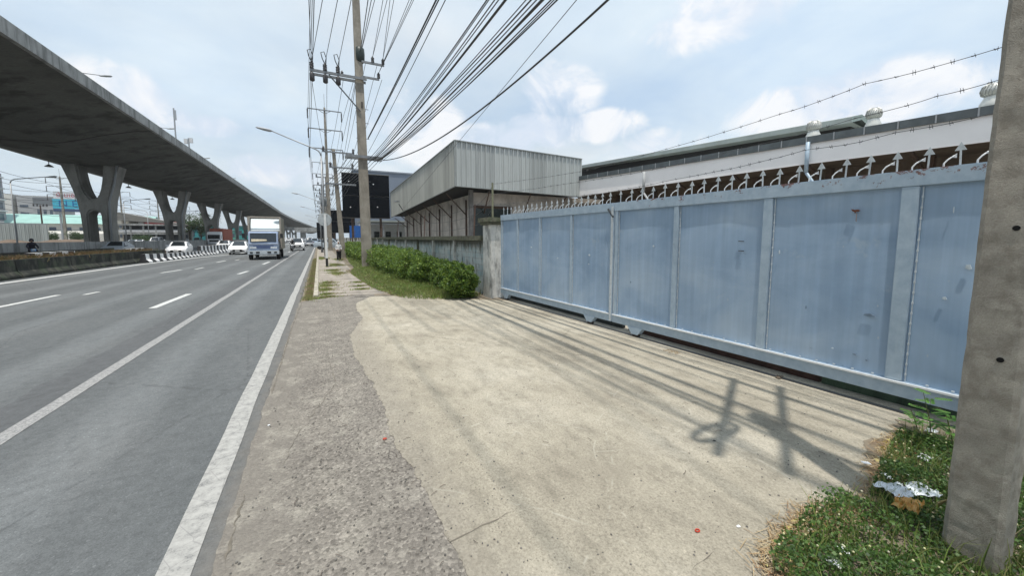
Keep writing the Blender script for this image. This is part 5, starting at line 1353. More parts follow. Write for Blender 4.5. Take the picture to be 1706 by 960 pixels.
for i in range(3):
    allp = []; P = [p + Vector((3 + i, 0, 9.5 - i * 1.2)) for p in [Vector((-55, 40, 0))] + LP_]
    for a, b_ in zip(P, P[1:]): allp += sagline(a, b_, .6, 8)[:-1]
    tag(MB().tube(allp, .04, 5).build('roadside_cable', M_CABLE), f"{('upper', 'middle', 'lower')[i]} low cable strung beyond the viaduct across the factory front", 'cable', 'low cables beyond the viaduct')
dp = thing('distribution_pole', 'wooden-brown distribution pole with insulators in front of the green-roofed factory', 'utility pole', depth_pt(75, 92))
MB().tube([(0, 0, 0), (0, 0, 9.6)], [.2, .13], 8).build('shaft', M_BROWN, dp)
for z in (9.3, 8.3): MB().bar((-1.2, 0, z), (1.2, 0, z), .12).build('crossarm', M_ARM, dp)
for x in (-1.1, -.5, .5, 1.1): insulator(dp, (x, 0, 9.35), 1.6)
# ================================================================== VEHICLES
M_TYRE = simple('tyre_rubber', (.02, .02, .02), .8, bump=0); M_RIM = simple('alloy_rim', (.35, .35, .36), .35, .6, bump=0)
M_GLASS = simple('car_glass', (.015, .02, .024), .08, var=.2, bump=0, spec=.8); M_TRIM = simple('black_trim', (.012, .012, .013), .5, bump=0)
M_HEAD = simple('headlamp_glass', (.62, .65, .68), .12, bump=0); M_PLATE = simple('number_plate', (.68, .68, .66), .5, bump=0)
M_REDL = simple('tail_lamp_red', (.35, .01, .01), .3, bump=0)
def paint(name, c): return simple(name, c, .28, var=.03, bump=0, spec=.6)
SEDAN = [(-2.30, .80, .30, .58, .62, .60), (-2.22, .86, .22, .66, .74, .69), (-1.5, .90, .20, .82, .80, .87), (-.95, .90, .20, .90, .76, .95), (-.15, .90, .20, .95, .60, 1.42), (.95, .90, .20, .97, .60, 1.44), (1.65, .90, .20, .98, .66, 1.14), (2.2, .86, .24, .96, .72, 1.02), (2.32, .80, .36, .80, .68, .84)]
PICKUP = [(-2.55, .84, .42, .80, .66, .84), (-2.45, .90, .34, .98, .80, 1.02), (-1.5, .93, .32, 1.06, .82, 1.12), (-1.0, .93, .32, 1.10, .80, 1.16), (-.3, .93, .32, 1.14, .66, 1.76), (.9, .93, .32, 1.14, .66, 1.78), (1.2, .93, .32, 1.14, .80, 1.2), (2.4, .93, .36, 1.12, .84, 1.16), (2.6, .90, .42, 1.08, .84, 1.12)]
VAN = [(-2.45, .86, .34, .80, .72, .84), (-2.35, .92, .28, 1.0, .84, 1.04), (-1.95, .94, .26, 1.16, .84, 1.2), (-1.2, .94, .26, 1.2, .74, 1.98), (-.2, .94, .26, 1.2, .74, 2.04), (1.2, .94, .26, 1.2, .74, 2.04), (2.2, .94, .28, 1.2, .76, 1.98), (2.4, .92, .34, 1.16, .80, 1.3), (2.45, .90, .4, 1.0, .8, 1.1)]
def car(name, label, cat, loc, rz, st, pm, cabin=(3, 6), group=None, front_black=True, rear=False):
    t = thing(name, label, cat, loc, rz, group); V = []; n = 0
    for (y, w, z0, zb, wr, zr) in st:
        ring = [(-w * .93, z0), (-w, (z0 + zb) * .5), (-w * .98, zb), (-wr - .02, zr - .035), (-wr + .10, zr + .0), (0, zr + .015), (wr - .10, zr + .0), (wr + .02, zr - .035), (w * .98, zb), (w, (z0 + zb) * .5), (w * .93, z0)]
        n = len(ring); V += [(x, y, z) for x, z in ring]
    Fs = [(i * n + k, i * n + (k + 1) % n, (i + 1) * n + (k + 1) % n, (i + 1) * n + k) for i in range(len(st) - 1) for k in range(n)]
    Fs += [tuple(range(n)), tuple((len(st) - 1) * n + k for k in range(n))]
    MB().add(V, Fs).build('body', pm, t, False)
    P = lambda i, k: Vector(V[i * n + k])
    def inset(q, s=.86, o=.012):
        c = sum(q, Vector()) / len(q); nrm = (q[2] - q[0]).cross(q[-1] - q[0]).normalized()
        if nrm.dot(c - Vector((0, c.y * .3, .6))) < 0: nrm = -nrm
        return [c + (p - c) * s + nrm * o for p in q]
    a, b_ = cabin
    for nm, q in (('windscreen', [P(a, 4), P(a, 5), P(a, 6), P(a + 1, 6), P(a + 1, 5), P(a + 1, 4)]), ('rear_window', [P(b_ - 1, 4), P(b_ - 1, 5), P(b_ - 1, 6), P(b_, 6), P(b_, 5), P(b_, 4)])):
        MB().add(inset(q, .93, .03), [(0, 1, 2, 3, 4, 5)]).build(nm, M_GLASS, t)
    for sgn, (k0, k1) in ((-1, (2, 3)), (1, (8, 7))):
        for i in range(a, b_):
            q = [P(i, k0), P(i + 1, k0), P(i + 1, k1), P(i, k1)]
            MB().add(inset(q, .84, .012), [(0, 1, 2, 3)]).build('side_window', M_GLASS, t)
    y0 = st[0][0]; zb = st[1][3]; w = st[1][1]; z0 = st[0][2]
    for s in (-1, 1):
        MB().prism([(0, 0), (.34, .03), (.36, .13), (.05, .15)], (s * (w - .02), y0 + .10, zb - .12), (-s, -.12, 0), (0, 0, 1), (0, -.03, 0)).build('headlight', M_HEAD, t)
        MB().box((s * (w - .18), st[-1][0] + .0, st[-1][3]), (.3, .06, .16)).build('tail_light', M_REDL, t)
        MB().box((s * (w + .10), st[a][0] + .35, st[a][3] + .12), (.18, .10, .13)).build('mirror', pm, t, bevel=.02)
        for yy in (st[1][0] + .72, st[-2][0] - .72):
            wh_ = MB().lathe((s * (w - .10) - (.11 if s > 0 else .11), yy, .33), [(.20, 0), (.33, .02), (.33, .20), (.20, .22)], 18, 'X').build('wheel', M_TYRE, t, True)
            MB().lathe((s * (w + .005) - (.02 if s > 0 else 0) + .002, yy, .33), [(.05, 0), (.20, .005), (.20, .018), (.05, .022)], 14, 'X').build('rim', M_RIM, wh_)
    MB().box((0, y0 - .005, z0 + (zb - z0) * .52), (w * 1.05, .05, (zb - z0) * .42)).build('grille', M_TRIM, t, bevel=.01)
    MB().box((0, y0 - .005, z0 + .06), (w * 1.5, .05, .12)).build('lower_intake', M_TRIM, t)
    MB().box((0, y0 - .04, z0 + (zb - z0) * .38), (.42, .02, .13)).build('number_plate', M_PLATE, t)
    return t
WHITE = paint('white_car_paint', (.82, .82, .82)); SILV = paint('silver_car_paint', (.38, .41, .44)); GREYP = paint('grey_car_paint', (.12, .13, .15)); BLUEG = paint('blue_grey_paint', (.26, .33, .42))
def cx(u, X): zf = 640 * X / (.894 * (u - 531)); return Vector((X, (zf - X * .448) / .894, 0))
car('sedan', 'white sedan with a black grille driving behind the striped barrier', 'car', cx(299, -13.7) , R(6), SEDAN, WHITE)
car('sedan', 'silver sedan in front of the first viaduct pier', 'car', cx(196, -20.0), R(4), SEDAN, SILV)
car('sedan', 'white sedan half hidden behind the taller striped barrier, right of the truck cab', 'car', cx(374, -13.4), R(4), SEDAN, WHITE)
car('sedan', 'white sedan on the road just left of the blue box truck', 'car', Vector((-8.15, 53.5, 0)), R(3), SEDAN, WHITE)
pk = G(499, 417.5)
car('pickup_truck', 'white pickup truck behind the motorcyclist on the road', 'pickup truck', Vector((pk.x - .3, 66, 0)), R(2), PICKUP, WHITE, cabin=(3, 6))
far_cars = [(515, 84, SEDAN, GREYP, 'dark grey sedan following the white pickup', 'sedan'), (524, 92, PICKUP, BLUEG, 'blue-grey pickup in the far traffic left of the round sign post', 'pickup_truck'),
            (472, 150, VAN, WHITE, 'white van far off, right beside the box truck', 'van'), (481, 190, VAN, WHITE, 'white van in the farthest traffic under the interchange', 'van'),
            (517, 130, VAN, WHITE, 'white van far behind the dark grey sedan', 'van'), (527, 150, SEDAN, WHITE, 'small white sedan at the far end of the kerbside lane', 'sedan'), (506, 200, VAN, SILV, 'silver van in the farthest traffic, straight above the pickup', 'van')]
for (u, zf, st, pm, lb, nm) in far_cars: car(nm, lb, 'van' if nm == 'van' else 'car', depth_pt(u, zf), R(2), st, pm, cabin=(2, 7) if st is VAN else (3, 6))
car('sedan', 'silver car parked on the pavement behind the white sign post', 'car', depth_pt(548, 72), R(-20), SEDAN, SILV)
car('sedan', 'blue-grey car parked half across the pavement beyond the dark marker post', 'car', depth_pt(539, 84), R(20), SEDAN, BLUEG)
car('pickup_truck', 'pale blue pickup parked facing the road left of the person', 'pickup truck', depth_pt(553, 62), R(68), PICKUP, paint('pale_blue_paint', (.45, .52, .58)))
for k, (u, zf, st, pm, lb, nm) in enumerate(((262, 95, VAN, WHITE, 'white van on the far road left of the second pier', 'van'), (236, 100, SEDAN, WHITE, 'white sedan on the far road between the first two piers', 'sedan'), (222, 104, SEDAN, SILV, 'silver sedan on the far road right beside the first pier', 'sedan'),
        (272, 108, SEDAN, SILV, 'silver sedan on the far road touching the second pier', 'sedan'), (330, 120, VAN, paint('teal_paint', (.08, .32, .30)), 'teal van on the far road right of the second pier', 'van'), (312, 128, SEDAN, WHITE, 'white sedan on the far road below the green tree', 'sedan'))):
    car(nm, lb, 'van' if nm == 'van' else 'car', depth_pt(u, zf), R(184 if k % 2 else 4), st, pm, cabin=(2, 7) if st is VAN else (3, 6))

# ---- box truck
p0 = G(415, 430.5); p1 = G(467, 431)
tx = (p0.x + p1.x) / 2 + .25; ty = 38.0
bt = thing('box_truck', 'blue-fronted box truck with a tall pale frame around its open cargo front', 'truck', (tx, ty, 0), R(1))
W = 2.30; M_CAB = simple('cab_blue_grey', (.30, .37, .50), .4, var=.12, scale=3, bump=0); M_CABD = simple('cab_dark_blue', (.07, .10, .20), .4, bump=0)
cabp = [(0, .55), (0, 1.25), (.06, 1.45), (.32, 2.28), (.5, 2.38), (1.75, 2.38), (1.8, .55)]
MB().prism([(a, z) for a, z in cabp], (-W / 2 + .1, 0, 0), (0, 1, 0), (0, 0, 1), (W - .2, 0, 0)).build('cab', M_CAB, bt, bevel=.05)
MB().prism([(.078, 1.50), (.305, 2.22), (.30, 2.23), (.066, 1.50)], (-W / 2 + .22, -.03, 0), (0, 1, 0), (0, 0, 1), (W - .44, 0, 0)).build('windscreen', M_GLASS, bt)
MB().prism([(0, 0), (1.05, -.03), (1.1, -.16), (.0, -.22)], (-W / 2 + .32, .085 - .03, 1.74), (1, 0, 0), (0, .25, 1), (0, -.02, 0)).build('paper_sheet', simple('tan_paper', (.62, .54, .40), .8), bt)
for s in (-1, 1):
    MB().prism([(.45, 1.45), (.55, 2.18), (1.35, 2.18), (1.4, 1.45)], (s * (W / 2 - .095), 0, 0), (0, 1, 0), (0, 0, 1), (s * .012, 0, 0)).build('side_window', M_GLASS, bt)
    mi = MB().bar((s * (W / 2 - .1), .15, 1.6), (s * (W / 2 + .16), -.05, 1.9), .03).box((s * (W / 2 + .18), -.06, 2.0), (.2, .06, .38)); mi.build('mirror', M_TRIM, bt)
    MB().box((s * (W / 2 - .42), -.045, 1.02), (.46, .05, .16)).build('headlight', M_HEAD, bt)
    MB().box((s * (W / 2 - .3), -.20, .62), (.2, .02, .12)).build('fog_lamp_hole', M_TRIM, bt); MB().box((s * (W / 2 - .75), -.20, .62), (.26, .02, .14)).build('fog_lamp_hole', M_TRIM, bt)
MB().box((0, -.03, 1.08), (W - .9, .06, .22)).build('grille', M_CABD, bt)
MB().box((0, -.02, 1.30), (W - .26, .03, .05)).build('chrome_strip', M_RIM, bt)
M_BUMP = simple('bumper_pale', (.48, .52, .55), .4, var=.12)
MB().box((0, -.09, .62), (W - .06, .2, .34)).build('bumper', M_BUMP, bt, bevel=.03)
MB().box((0, -.15, .44), (.5, .02, .14)).build('number_plate', M_PLATE, bt)
M_CARGO = simple('cargo_khaki', (.30, .28, .22), .6, var=.2, scale=1.5)
cg = MB(); cw = 2.42; H0, H1 = .95, 3.62
for s in (-1, 1): cg.box((s * (cw / 2 - .03), 4.3, (H0 + H1) / 2), (.06, 4.9, H1 - H0))
cg.box((0, 4.3, H0 - .06), (cw, 4.9, .12)); cg.build('cargo_side', M_CARGO, bt)
MB().box((0, 6.72, (H0 + H1) / 2), (cw - .14, .05, H1 - H0 - .05)).build('cargo_rear', M_CARGO, bt)
MB().box((0, 1.95, 1.72), (cw - .12, .05, 1.5)).build('cargo_front', M_CARGO, bt)
MB().prism([(1.98, 2.46), (3.0, 3.52), (3.02, 3.50), (2.0, 2.44)], (-cw / 2 + .12, 0, 0), (0, 1, 0), (0, 0, 1), (cw - .24, 0, 0)).build('pale_liner', simple('pale_sheet', (.62, .67, .68), .6, var=.05), bt)  # sheet leaned back, shaped so that its face catches the sun
fr = MB()
for s in (-1, 1): fr.bar((s * (cw / 2 - .04), 1.86, H0), (s * (cw / 2 - .04), 1.86, H1 + .05), .13)
fr.bar((-cw / 2, 1.86, H1), (cw / 2, 1.86, H1), .13)
fr.build('cargo_frame', simple('frame_tan', (.34, .30, .25), .6), bt)
MB().box((0, 4.9, H1 + .03), (cw, 3.7, .05)).build('cargo_roof', simple('truck_roof', (.4, .4, .38)), bt)
for s in (-1, 1):
    for yy in (.75, 5.0):
        w_ = MB().lathe((s * (W / 2 - .16) - .14, yy, .42), [(.26, 0), (.42, .02), (.42, .26), (.26, .28)], 18, 'X').build('wheel', M_TYRE, bt, True)
        MB().lathe((s * (W / 2 - .02) - (0 if s < 0 else .02), yy, .42), [(.05, 0), (.24, .005), (.24, .02), (.05, .02)], 12, 'X').build('rim', M_RIM, w_)
MB().box((0, 3.4, .62), (.9, 6.4, .24)).build('chassis', M_TRIM, bt)
MB().box((0, 1.0, .5), (W - .5, 1.2, .2)).build('underbody', M_TRIM, bt)

# ---- container lorry under the viaduct
q = cx(357, -20.2)
lo = thing('container_lorry', 'white lorry cab pulling a rust-red shipping container under the viaduct', 'lorry', (q.x, q.y, 0), R(1))
MB().prism([(0, .5), (0, 1.6), (.12, 2.9), (.5, 3.15), (2.0, 3.25), (2.0, .5)], (-1.2, 0, 0), (0, 1, 0), (0, 0, 1), (2.4, 0, 0)).build('cab', WHITE, lo, bevel=.08)
MB().prism([(-.02, 1.65), (.085, 2.55), (.07, 2.56), (-.04, 1.65)], (-1.05, 0, 0), (0, 1, 0), (0, 0, 1), (2.1, 0, 0)).build('windscreen', M_GLASS, lo)
for s in (-1, 1):
    MB().prism([(.5, 1.7), (.55, 2.5), (1.3, 2.5), (1.35, 1.7)], (s * 1.2, 0, 0), (0, 1, 0), (0, 0, 1), (s * .01, 0, 0)).build('side_window', M_GLASS, lo)
    MB().box((s * .8, -.03, .85), (.4, .05, .2)).build('headlight', M_HEAD, lo)
    for yy in (1.0, 3.0, 11, 12.3): MB().lathe((s * 1.05 - .15, yy, .5), [(.3, 0), (.5, .02), (.5, .28), (.3, .3)], 16, 'X').build('wheel', M_TYRE, lo)
MB().box((0, -.04, 1.25), (1.6, .05, .4)).build('grille', M_TRIM, lo)
cr = MB(); ribbed(cr, (1.22, 3.0, 0), (1.22, 14.5, 0), (1.25, 1.25), (3.95, 3.95), .5, .25, .05, (1, 0, 0)); ribbed(cr, (-1.22, 3.0, 0), (1.22, 3.0, 0), (1.25, 1.25), (3.95, 3.95), .5, .25, .05, (0, -1, 0))
cr.box((0, 8.75, 2.6), (2.40, 11.4, 2.6)); cr.build('container', simple('container_rust_red', (.34, .085, .045), .6, var=.15), lo)
MB().box((0, 8, 1.05), (1.8, 12, .3)).build('chassis', M_TRIM, lo)

# ---- people
def blob_body(name, joints, edges, radii, mat, parent=None, sub=2):
    me = bpy.data.meshes.new(name); me.from_pydata(joints, edges, []); ob = bpy.data.objects.new(name, me); COL.objects.link(ob)
    sk = ob.modifiers.new('skin', 'SKIN'); sk.use_smooth_shade = True
    for i, r in enumerate(radii):
        v = me.skin_vertices[0].data[i]; v.radius = (r, r) if not isinstance(r, tuple) else r; v.use_root = (i == 0)
    ss = ob.modifiers.new('sub', 'SUBSURF'); ss.levels = sub; ss.render_levels = sub
    me.materials.append(mat); ob.parent = parent; return ob
M_SKIN = simple('skin', (.30, .17, .11), .6, var=.05, bump=0)
def add_head(t, c, s=1.0, hair=None, cover=None):
    """head with nose, eyes, mouth, ears; c = centre"""
    h = MB().lathe((c[0], c[1], c[2] - .115 * s), [(.03 * s, 0), (.062 * s, .03 * s), (.078 * s, .09 * s), (.082 * s, .14 * s), (.068 * s, .20 * s), (.03 * s, .232 * s)], 14)
    h.prism([(-.014, 0), (.014, 0), (0, .05)], (c[0], c[1] - .075 * s, c[2] - .02), (1, 0, 0), (0, .3, 1), (0, -.03, 0))
    for q in (-1, 1): h.lathe((c[0] + q * .082 * s, c[1], c[2] - .03), [(.012, 0), (.026, .01), (.022, .05), (.008, .06)], 8)
    h.build('head', M_SKIN, t, True)
    for q in (-1, 1): MB().lathe((c[0] + q * .03 * s, c[1] - .078 * s, c[2] + .005), [(.004, -.004), (.011, 0), (.011, .004)], 8, 'Y').build('eye', M_TRIM, t)
    MB().box((c[0], c[1] - .072 * s, c[2] - .055), (.042, .012, .008)).build('mouth', simple('lip', (.2, .07, .06)), t)
q = G(565, 435)
HS = 1.5 / 1.65
pe = thing('person', 'person in a white long-sleeved top, pale head covering and black trousers walking on the pavement', 'person', q, R(5)); pe.scale = (HS, HS, HS)
M_TOP = simple('white_cloth', (.68, .68, .68), .85, var=.08, scale=8, bump=.2); M_TRO = simple('black_cloth', (.012, .012, .014), .9, bump=0)
J = [(0, 0, .88), (0, 0, 1.06), (0, .0, 1.26), (0, 0, 1.38), (0, 0, 1.47),
     (-.09, 0, .84), (-.10, -.10, .46), (-.10, -.03, .07), (-.11, -.14, .035),
     (.09, 0, .84), (.10, .07, .47), (.10, .14, .09), (.11, .04, .035),
     (-.17, 0, 1.34), (-.23, .06, 1.10), (-.16, -.12, .98), (-.10, -.19, 1.0),
     (.17, 0, 1.34), (.23, .06, 1.10), (.15, -.13, 1.02), (.07, -.2, 1.05)]
E_ = [(0, 1), (1, 2), (2, 3), (3, 4), (0, 5), (5, 6), (6, 7), (7, 8), (0, 9), (9, 10), (10, 11), (11, 12), (3, 13), (13, 14), (14, 15), (15, 16), (3, 17), (17, 18), (18, 19), (19, 20)]
Rr = [(.16, .11), (.14, .10), (.16, .11), (.09, .08), .045, .10, .065, .04, .03, .10, .065, .04, .03, .06, .048, .035, .028, .06, .048, .035, .028]
blob_body('body', J, E_, Rr, M_SKIN, pe)
tj = [(0, 0, .86), (0, 0, 1.06), (0, 0, 1.26), (0, 0, 1.37), (-.17, 0, 1.34), (-.23, .06, 1.10), (-.165, -.11, .985), (.17, 0, 1.34), (.23, .06, 1.10), (.155, -.12, 1.02)]
blob_body('top', tj, [(0, 1), (1, 2), (2, 3), (3, 4), (4, 5), (5, 6), (3, 7), (7, 8), (8, 9)], [(.19, .14), (.17, .13), (.19, .14), (.10, .09), .075, .065, .05, .075, .065, .05], M_TOP, pe)
lj = [(0, 0, .90), (-.09, 0, .82), (-.10, -.10, .46), (-.10, -.03, .10), (.09, 0, .82), (.10, .07, .47), (.10, .14, .12)]
blob_body('trousers', lj, [(0, 1), (1, 2), (2, 3), (0, 4), (4, 5), (5, 6)], [(.17, .13), .12, .10, .08, .12, .10, .08], M_TRO, pe)
for (x, y) in ((-.11, -.10), (.11, .07)): MB().box((x, y, .04), (.10, .26, .08)).build('shoe', M_TOP, pe, bevel=.02)
add_head(pe, (0, -.01, 1.57))
hd = MB().lathe((0, .02, 1.42), [(.12, 0), (.115, .08), (.115, .18), (.10, .26), (.05, .31), (.01, .32)], 16)
hd.v = [(x, max(y, -.055) if 1.46 < z < 1.70 and y < 0 else y, z) for x, y, z in hd.v]; hd.build('head_covering', M_TOP, pe, True)
for s in (-1, 1):
    base = Vector((-.10, -.19, 1.0)) if s < 0 else Vector((.07, -.2, 1.05)); hm_ = MB().box(tuple(base + Vector((0, -.03, 0))), (.06, .07, .028))
    for k in range(4): hm_.tube([base + Vector((-.024 + .016 * k, -.06, 0)), base + Vector((-.024 + .016 * k, -.095 - .01 * (k in (1, 2)), -.01)), base + Vector((-.024 + .016 * k, -.10, -.035))], [.008, .0075, .006], 6)
    hm_.tube([base + Vector((s * -.03, -.02, 0)), base + Vector((s * -.05, -.05, -.015))], .008, 6); hm_.build('hand', M_SKIN, pe, True)
def motorbike(name, label, loc, rz, bodyc, coat, helmet):
    t = thing(name, label, 'motorcycle', loc, rz)
    for yy in (-.62, .62):
        mb = MB()
        P = [(0, yy + .27 * math.cos(a), .29 + .27 * math.sin(a)) for a in np.linspace(0, 2 * math.pi, 21)]
        mb.tube(P, .05, 6, False); w_ = mb.build('wheel', M_TYRE, t, True); MB().lathe((-.03, yy, .29), [(.03, 0), (.2, .01), (.2, .05), (.03, .06)], 12, 'X').build('rim', M_RIM, w_)
    MB().prism([(-.50, .55), (-.58, .85), (-.48, .98), (-.36, .90), (-.30, .50), (.05, .42), (.2, .72), (.72, .78), (.75, .66), (.35, .40), (-.2, .30)], (-.13, 0, 0), (0, 1, 0), (0, 0, 1), (.26, 0, 0)).build('fairing', simple(name + '_paint', bodyc, .3, bump=0), t, bevel=.03)
    MB().bar((0, -.62, .29), (0, -.44, .95), .07).bar((-.3, -.40, 1.0), (.3, -.40, 1.0), .035).build('fork_and_handlebar', M_TRIM, t)
    MB().lathe((0, -.60, .88), [(.02, 0), (.085, .02), (.09, .08)], 12, 'Y').build('headlight', M_HEAD, t)
    MB().box((0, .35, .80), (.24, .7, .09)).build('seat', M_TRIM, t, bevel=.03)
    r = thing('person', label.replace('motorcycle', 'rider on the motorcycle').replace('scooter', 'rider on the scooter'), 'person', loc, rz)
    J = [(0, .28, .90), (0, .22, 1.10), (0, .15, 1.30), (0, .12, 1.42), (0, .10, 1.50), (-.16, .12, 1.37), (-.27, .0, 1.15), (-.27, -.33, 1.03), (.16, .12, 1.37), (.27, .0, 1.15), (.27, -.33, 1.03),
         (-.12, .2, .88), (-.2, -.2, .80), (-.17, -.12, .36), (-.17, -.27, .32), (.12, .2, .88), (.2, -.2, .80), (.17, -.12, .36), (.17, -.27, .32)]
    E2 = [(0, 1), (1, 2), (2, 3), (3, 4), (3, 5), (5, 6), (6, 7), (3, 8), (8, 9), (9, 10), (0, 11), (11, 12), (12, 13), (13, 14), (0, 15), (15, 16), (16, 17), (17, 18)]
    blob_body('body', J, E2, [(.18, .14), (.17, .13), (.19, .14), .09, .05, .085, .065, .045, .085, .065, .045, .11, .085, .06, .045, .11, .085, .06, .045], simple(name + '_clothes', coat, .85), r)
    add_head(r, (0, .06, 1.60)); hl = MB().lathe((0, .08, 1.53), [(.13, 0), (.14, .08), (.135, .15), (.10, .22), (.02, .26)], 16)
    hl.v = [(x, max(y, -.0) if z < 1.64 and y < 0 else y, z) for x, y, z in hl.v]; hl.build('helmet', simple(name + '_helmet', helmet, .3), r, True)
    return t
motorbike('motorcycle', 'motorcycle riding towards the camera between the box truck and the white pickup', Vector((-3.25, 60.5, 0)), R(2), (.5, .5, .52), (.02, .02, .022), (.6, .6, .6))
motorbike('scooter', 'blue and white scooter behind the dark median walls at the far left', Vector((cx(54, -20.7).x, cx(54, -20.7).y, 0)), R(80 - 50), (.25, .42, .65), (.015, .016, .03), (.02, .02, .03))
# ================================================================== PLANTS
M_HEDGE = mat_leaf('hedge_leaf', [(.010, .026, .008), (.03, .072, .013), (.085, .165, .024), (.25, .34, .06)])
M_WOOD = simple('twig_bark', (.10, .075, .05), .9)
def bush(label, loc, rx, ry, h, n, leaf=.06):
    t = thing('hedge_bush', label, 'bush', loc, 0, 'bushes of the hedge along the wall')
    u = rng.normal(size=(n, 3)); u /= np.linalg.norm(u, axis=1)[:, None]; r = rng.uniform(.55, 1.0, n) ** .5
    lump = np.array([1 + .42 * mnoise.noise(Vector((a * 2.2 + loc[0], b_ * 2.2 + loc[1], c * 2.2))) + .16 * mnoise.noise(Vector((a * 6, b_ * 6 + loc[1], c * 6))) for a, b_, c in u])
    P = u * (r * lump)[:, None] * np.array([rx, ry, h * .52]); P[:, 2] += h * .53
    P[:, 0] += rng.normal(0, .015, n); ok = P[:, 2] > .06; P = P[ok]
    V, Fc = leaf_quads(P, leaf, .8, .6); bulk('foliage', V, Fc, M_HEDGE, t)
    mb = MB()
    for k in range(9):
        a = rng.uniform(0, 2 * math.pi); q = (rx * .55 * math.cos(a), ry * .55 * math.sin(a), h * .75)
        mb.tube([(q[0] * .2, q[1] * .2, -.05), (q[0] * .5, q[1] * .5, h * .35), q], [.02, .014, .006], 5)
    mb.build('stem', M_WOOD, t)
    # a few longer shoots standing out of the clipped outline
    return t
first = G(760, 492)
specs = [(3.72, 10.95, .52, .58, 1.0, 13000, .066), (3.85, 12.75, .45, .8, .98, 8500, .07), (3.62, 14.6, .55, .95, 1.10, 8500, .075), (3.45, 16.4, .7, 1.25, 1.26, 9000, .075), (3.4, 18.8, .75, 1.4, 1.28, 8000, .08),
         (3.35, 21.6, .8, 1.6, 1.30, 7000, .09), (3.4, 25, .85, 1.9, 1.30, 6000, .10), (3.35, 28.8, .85, 2.1, 1.32, 5000, .11), (3.1, 33, .9, 2.4, 1.35, 4000, .13), (3.0, 38, .95, 2.8, 1.35, 4000, .14), (2.9, 44, 1.0, 3.4, 1.4, 4000, .15)]
ords = ['rounded and nearest to the gate pillar', 'second', 'third', 'fourth', 'fifth', 'sixth', 'seventh', 'eighth', 'ninth', 'tenth', 'last and farthest']
for k, s in enumerate(specs):
    bush(f'leafy green hedge bush, {ords[k]}' + ('' if k in (0, 10) else ' from the gate pillar along the wall'), (s[0], s[1], 0), *s[2:])

def tree(label, loc, h, r, n, leaf, cols=None, mat=None, group='trees beyond the viaduct'):
    t = thing('tree', label, 'tree', loc, rng.uniform(0, 6), group); mb = MB()
    mb.tube([(0, 0, -.2), (.1, 0, h * .25), (-.1, .1, h * .55), (0, 0, h * .85)], [h * .035, h * .028, h * .018, .03], 8)
    cl = []
    for k in range(14):
        a = rng.uniform(0, 6.28); e = rng.uniform(.3, 1); q = Vector((math.cos(a) * r * .7 * e, math.sin(a) * r * .7 * e, h * rng.uniform(.42, .92))); cl.append((q, r * rng.uniform(.28, .5)))
        mb.tube([(0, 0, h * .3 + .2 * h * rng.random()), tuple(q * .6 + Vector((0, 0, h * .2))), tuple(q)], [h * .012, h * .008, .02], 5)
    mb.build('trunk', M_WOOD, t)
    P = []
    for q, rr in cl:
        m = n // len(cl); u = rng.normal(size=(m, 3)); u /= np.linalg.norm(u, axis=1)[:, None]; P.append(np.array(q) + u * (rr * rng.uniform(.4, 1.05, m) ** .6)[:, None] * np.array([1, 1, .75]))
    V, Fc = leaf_quads(np.concatenate(P), leaf, .7, .7); bulk('crown', V, Fc, mat or M_TREE, t); return t
M_TREE = mat_leaf('tree_leaf', [(.025, .05, .018), (.045, .085, .028), (.07, .12, .035)], trans=.15)
for (u, zf, h, r, lb) in ((318, 140, 12.5, 7.5, 'largest dark green tree, right of the second pier'), (336, 142, 8.5, 4.5, 'green tree partly behind the second and third piers'), (238, 108, 2.6, 2.4, 'low round shrub tree in front of the open car park building'),
                          (83, 84, 3.0, 2.0, 'small dark tree left of the first viaduct pier'), (132, 88, 3.0, 2.2, 'small dark tree close beside the first viaduct pier'), (345, 210, 10, 5, 'farther green tree between third pier and container lorry'), (12, 96, 5, 3.5, 'leafy tree below the apartment block at the left edge'), (603, 75, 3.4, 1.6, 'small bright tree behind the blue panel sign')):
    tree(lb, depth_pt(u, zf), h, r, 3500, .35 if h > 6 else .16)

# ---- grass and weeds
M_GRASS = mat_leaf('grass_blade', [(.07, .12, .02), (.13, .215, .035), (.22, .30, .07), (.36, .34, .14)], trans=.2)
M_DRY = mat_leaf('dry_grass', [(.16, .12, .06), (.28, .22, .11), (.36, .31, .17)], trans=.15)
M_CLOVER = mat_leaf('weed_leaf', [(.02, .045, .012), (.038, .08, .018), (.065, .13, .025), (.11, .20, .04)], trans=.2)
gp_ = [tuple(G(*p)[:2]) for p in ((590, 447), (583, 456), (600, 468), (622, 482), (650, 492), (672, 497.5), (700, 499.5), (745, 500), (790, 497), (803, 494))] + [(4.4, 13), (4.4, 30), (4.2, 50), (2.6, 50), (1.9, 30)]
def dens(x, y):
    e = np.array([mnoise.noise(Vector((a * 1.3, b_ * 1.3, 0))) for a, b_ in zip(x, y)]); return np.clip(.75 + e, .15, 1) * np.clip(16 / np.maximum(y, 10), .25, 1)
x, y = scatter(gp_, 34000, dens); h = .07 + .13 * np.clip((x - 1.9) / 1.2, 0, 1); V, Fc = blades(np.stack([x, y, np.full(len(x), .01)], 1), h * rng.uniform(.5, 1.4, len(x)), .011, .7)
gr_ = bulk('verge_grass', V, Fc, M_GRASS); gr_['kind'] = 'stuff'
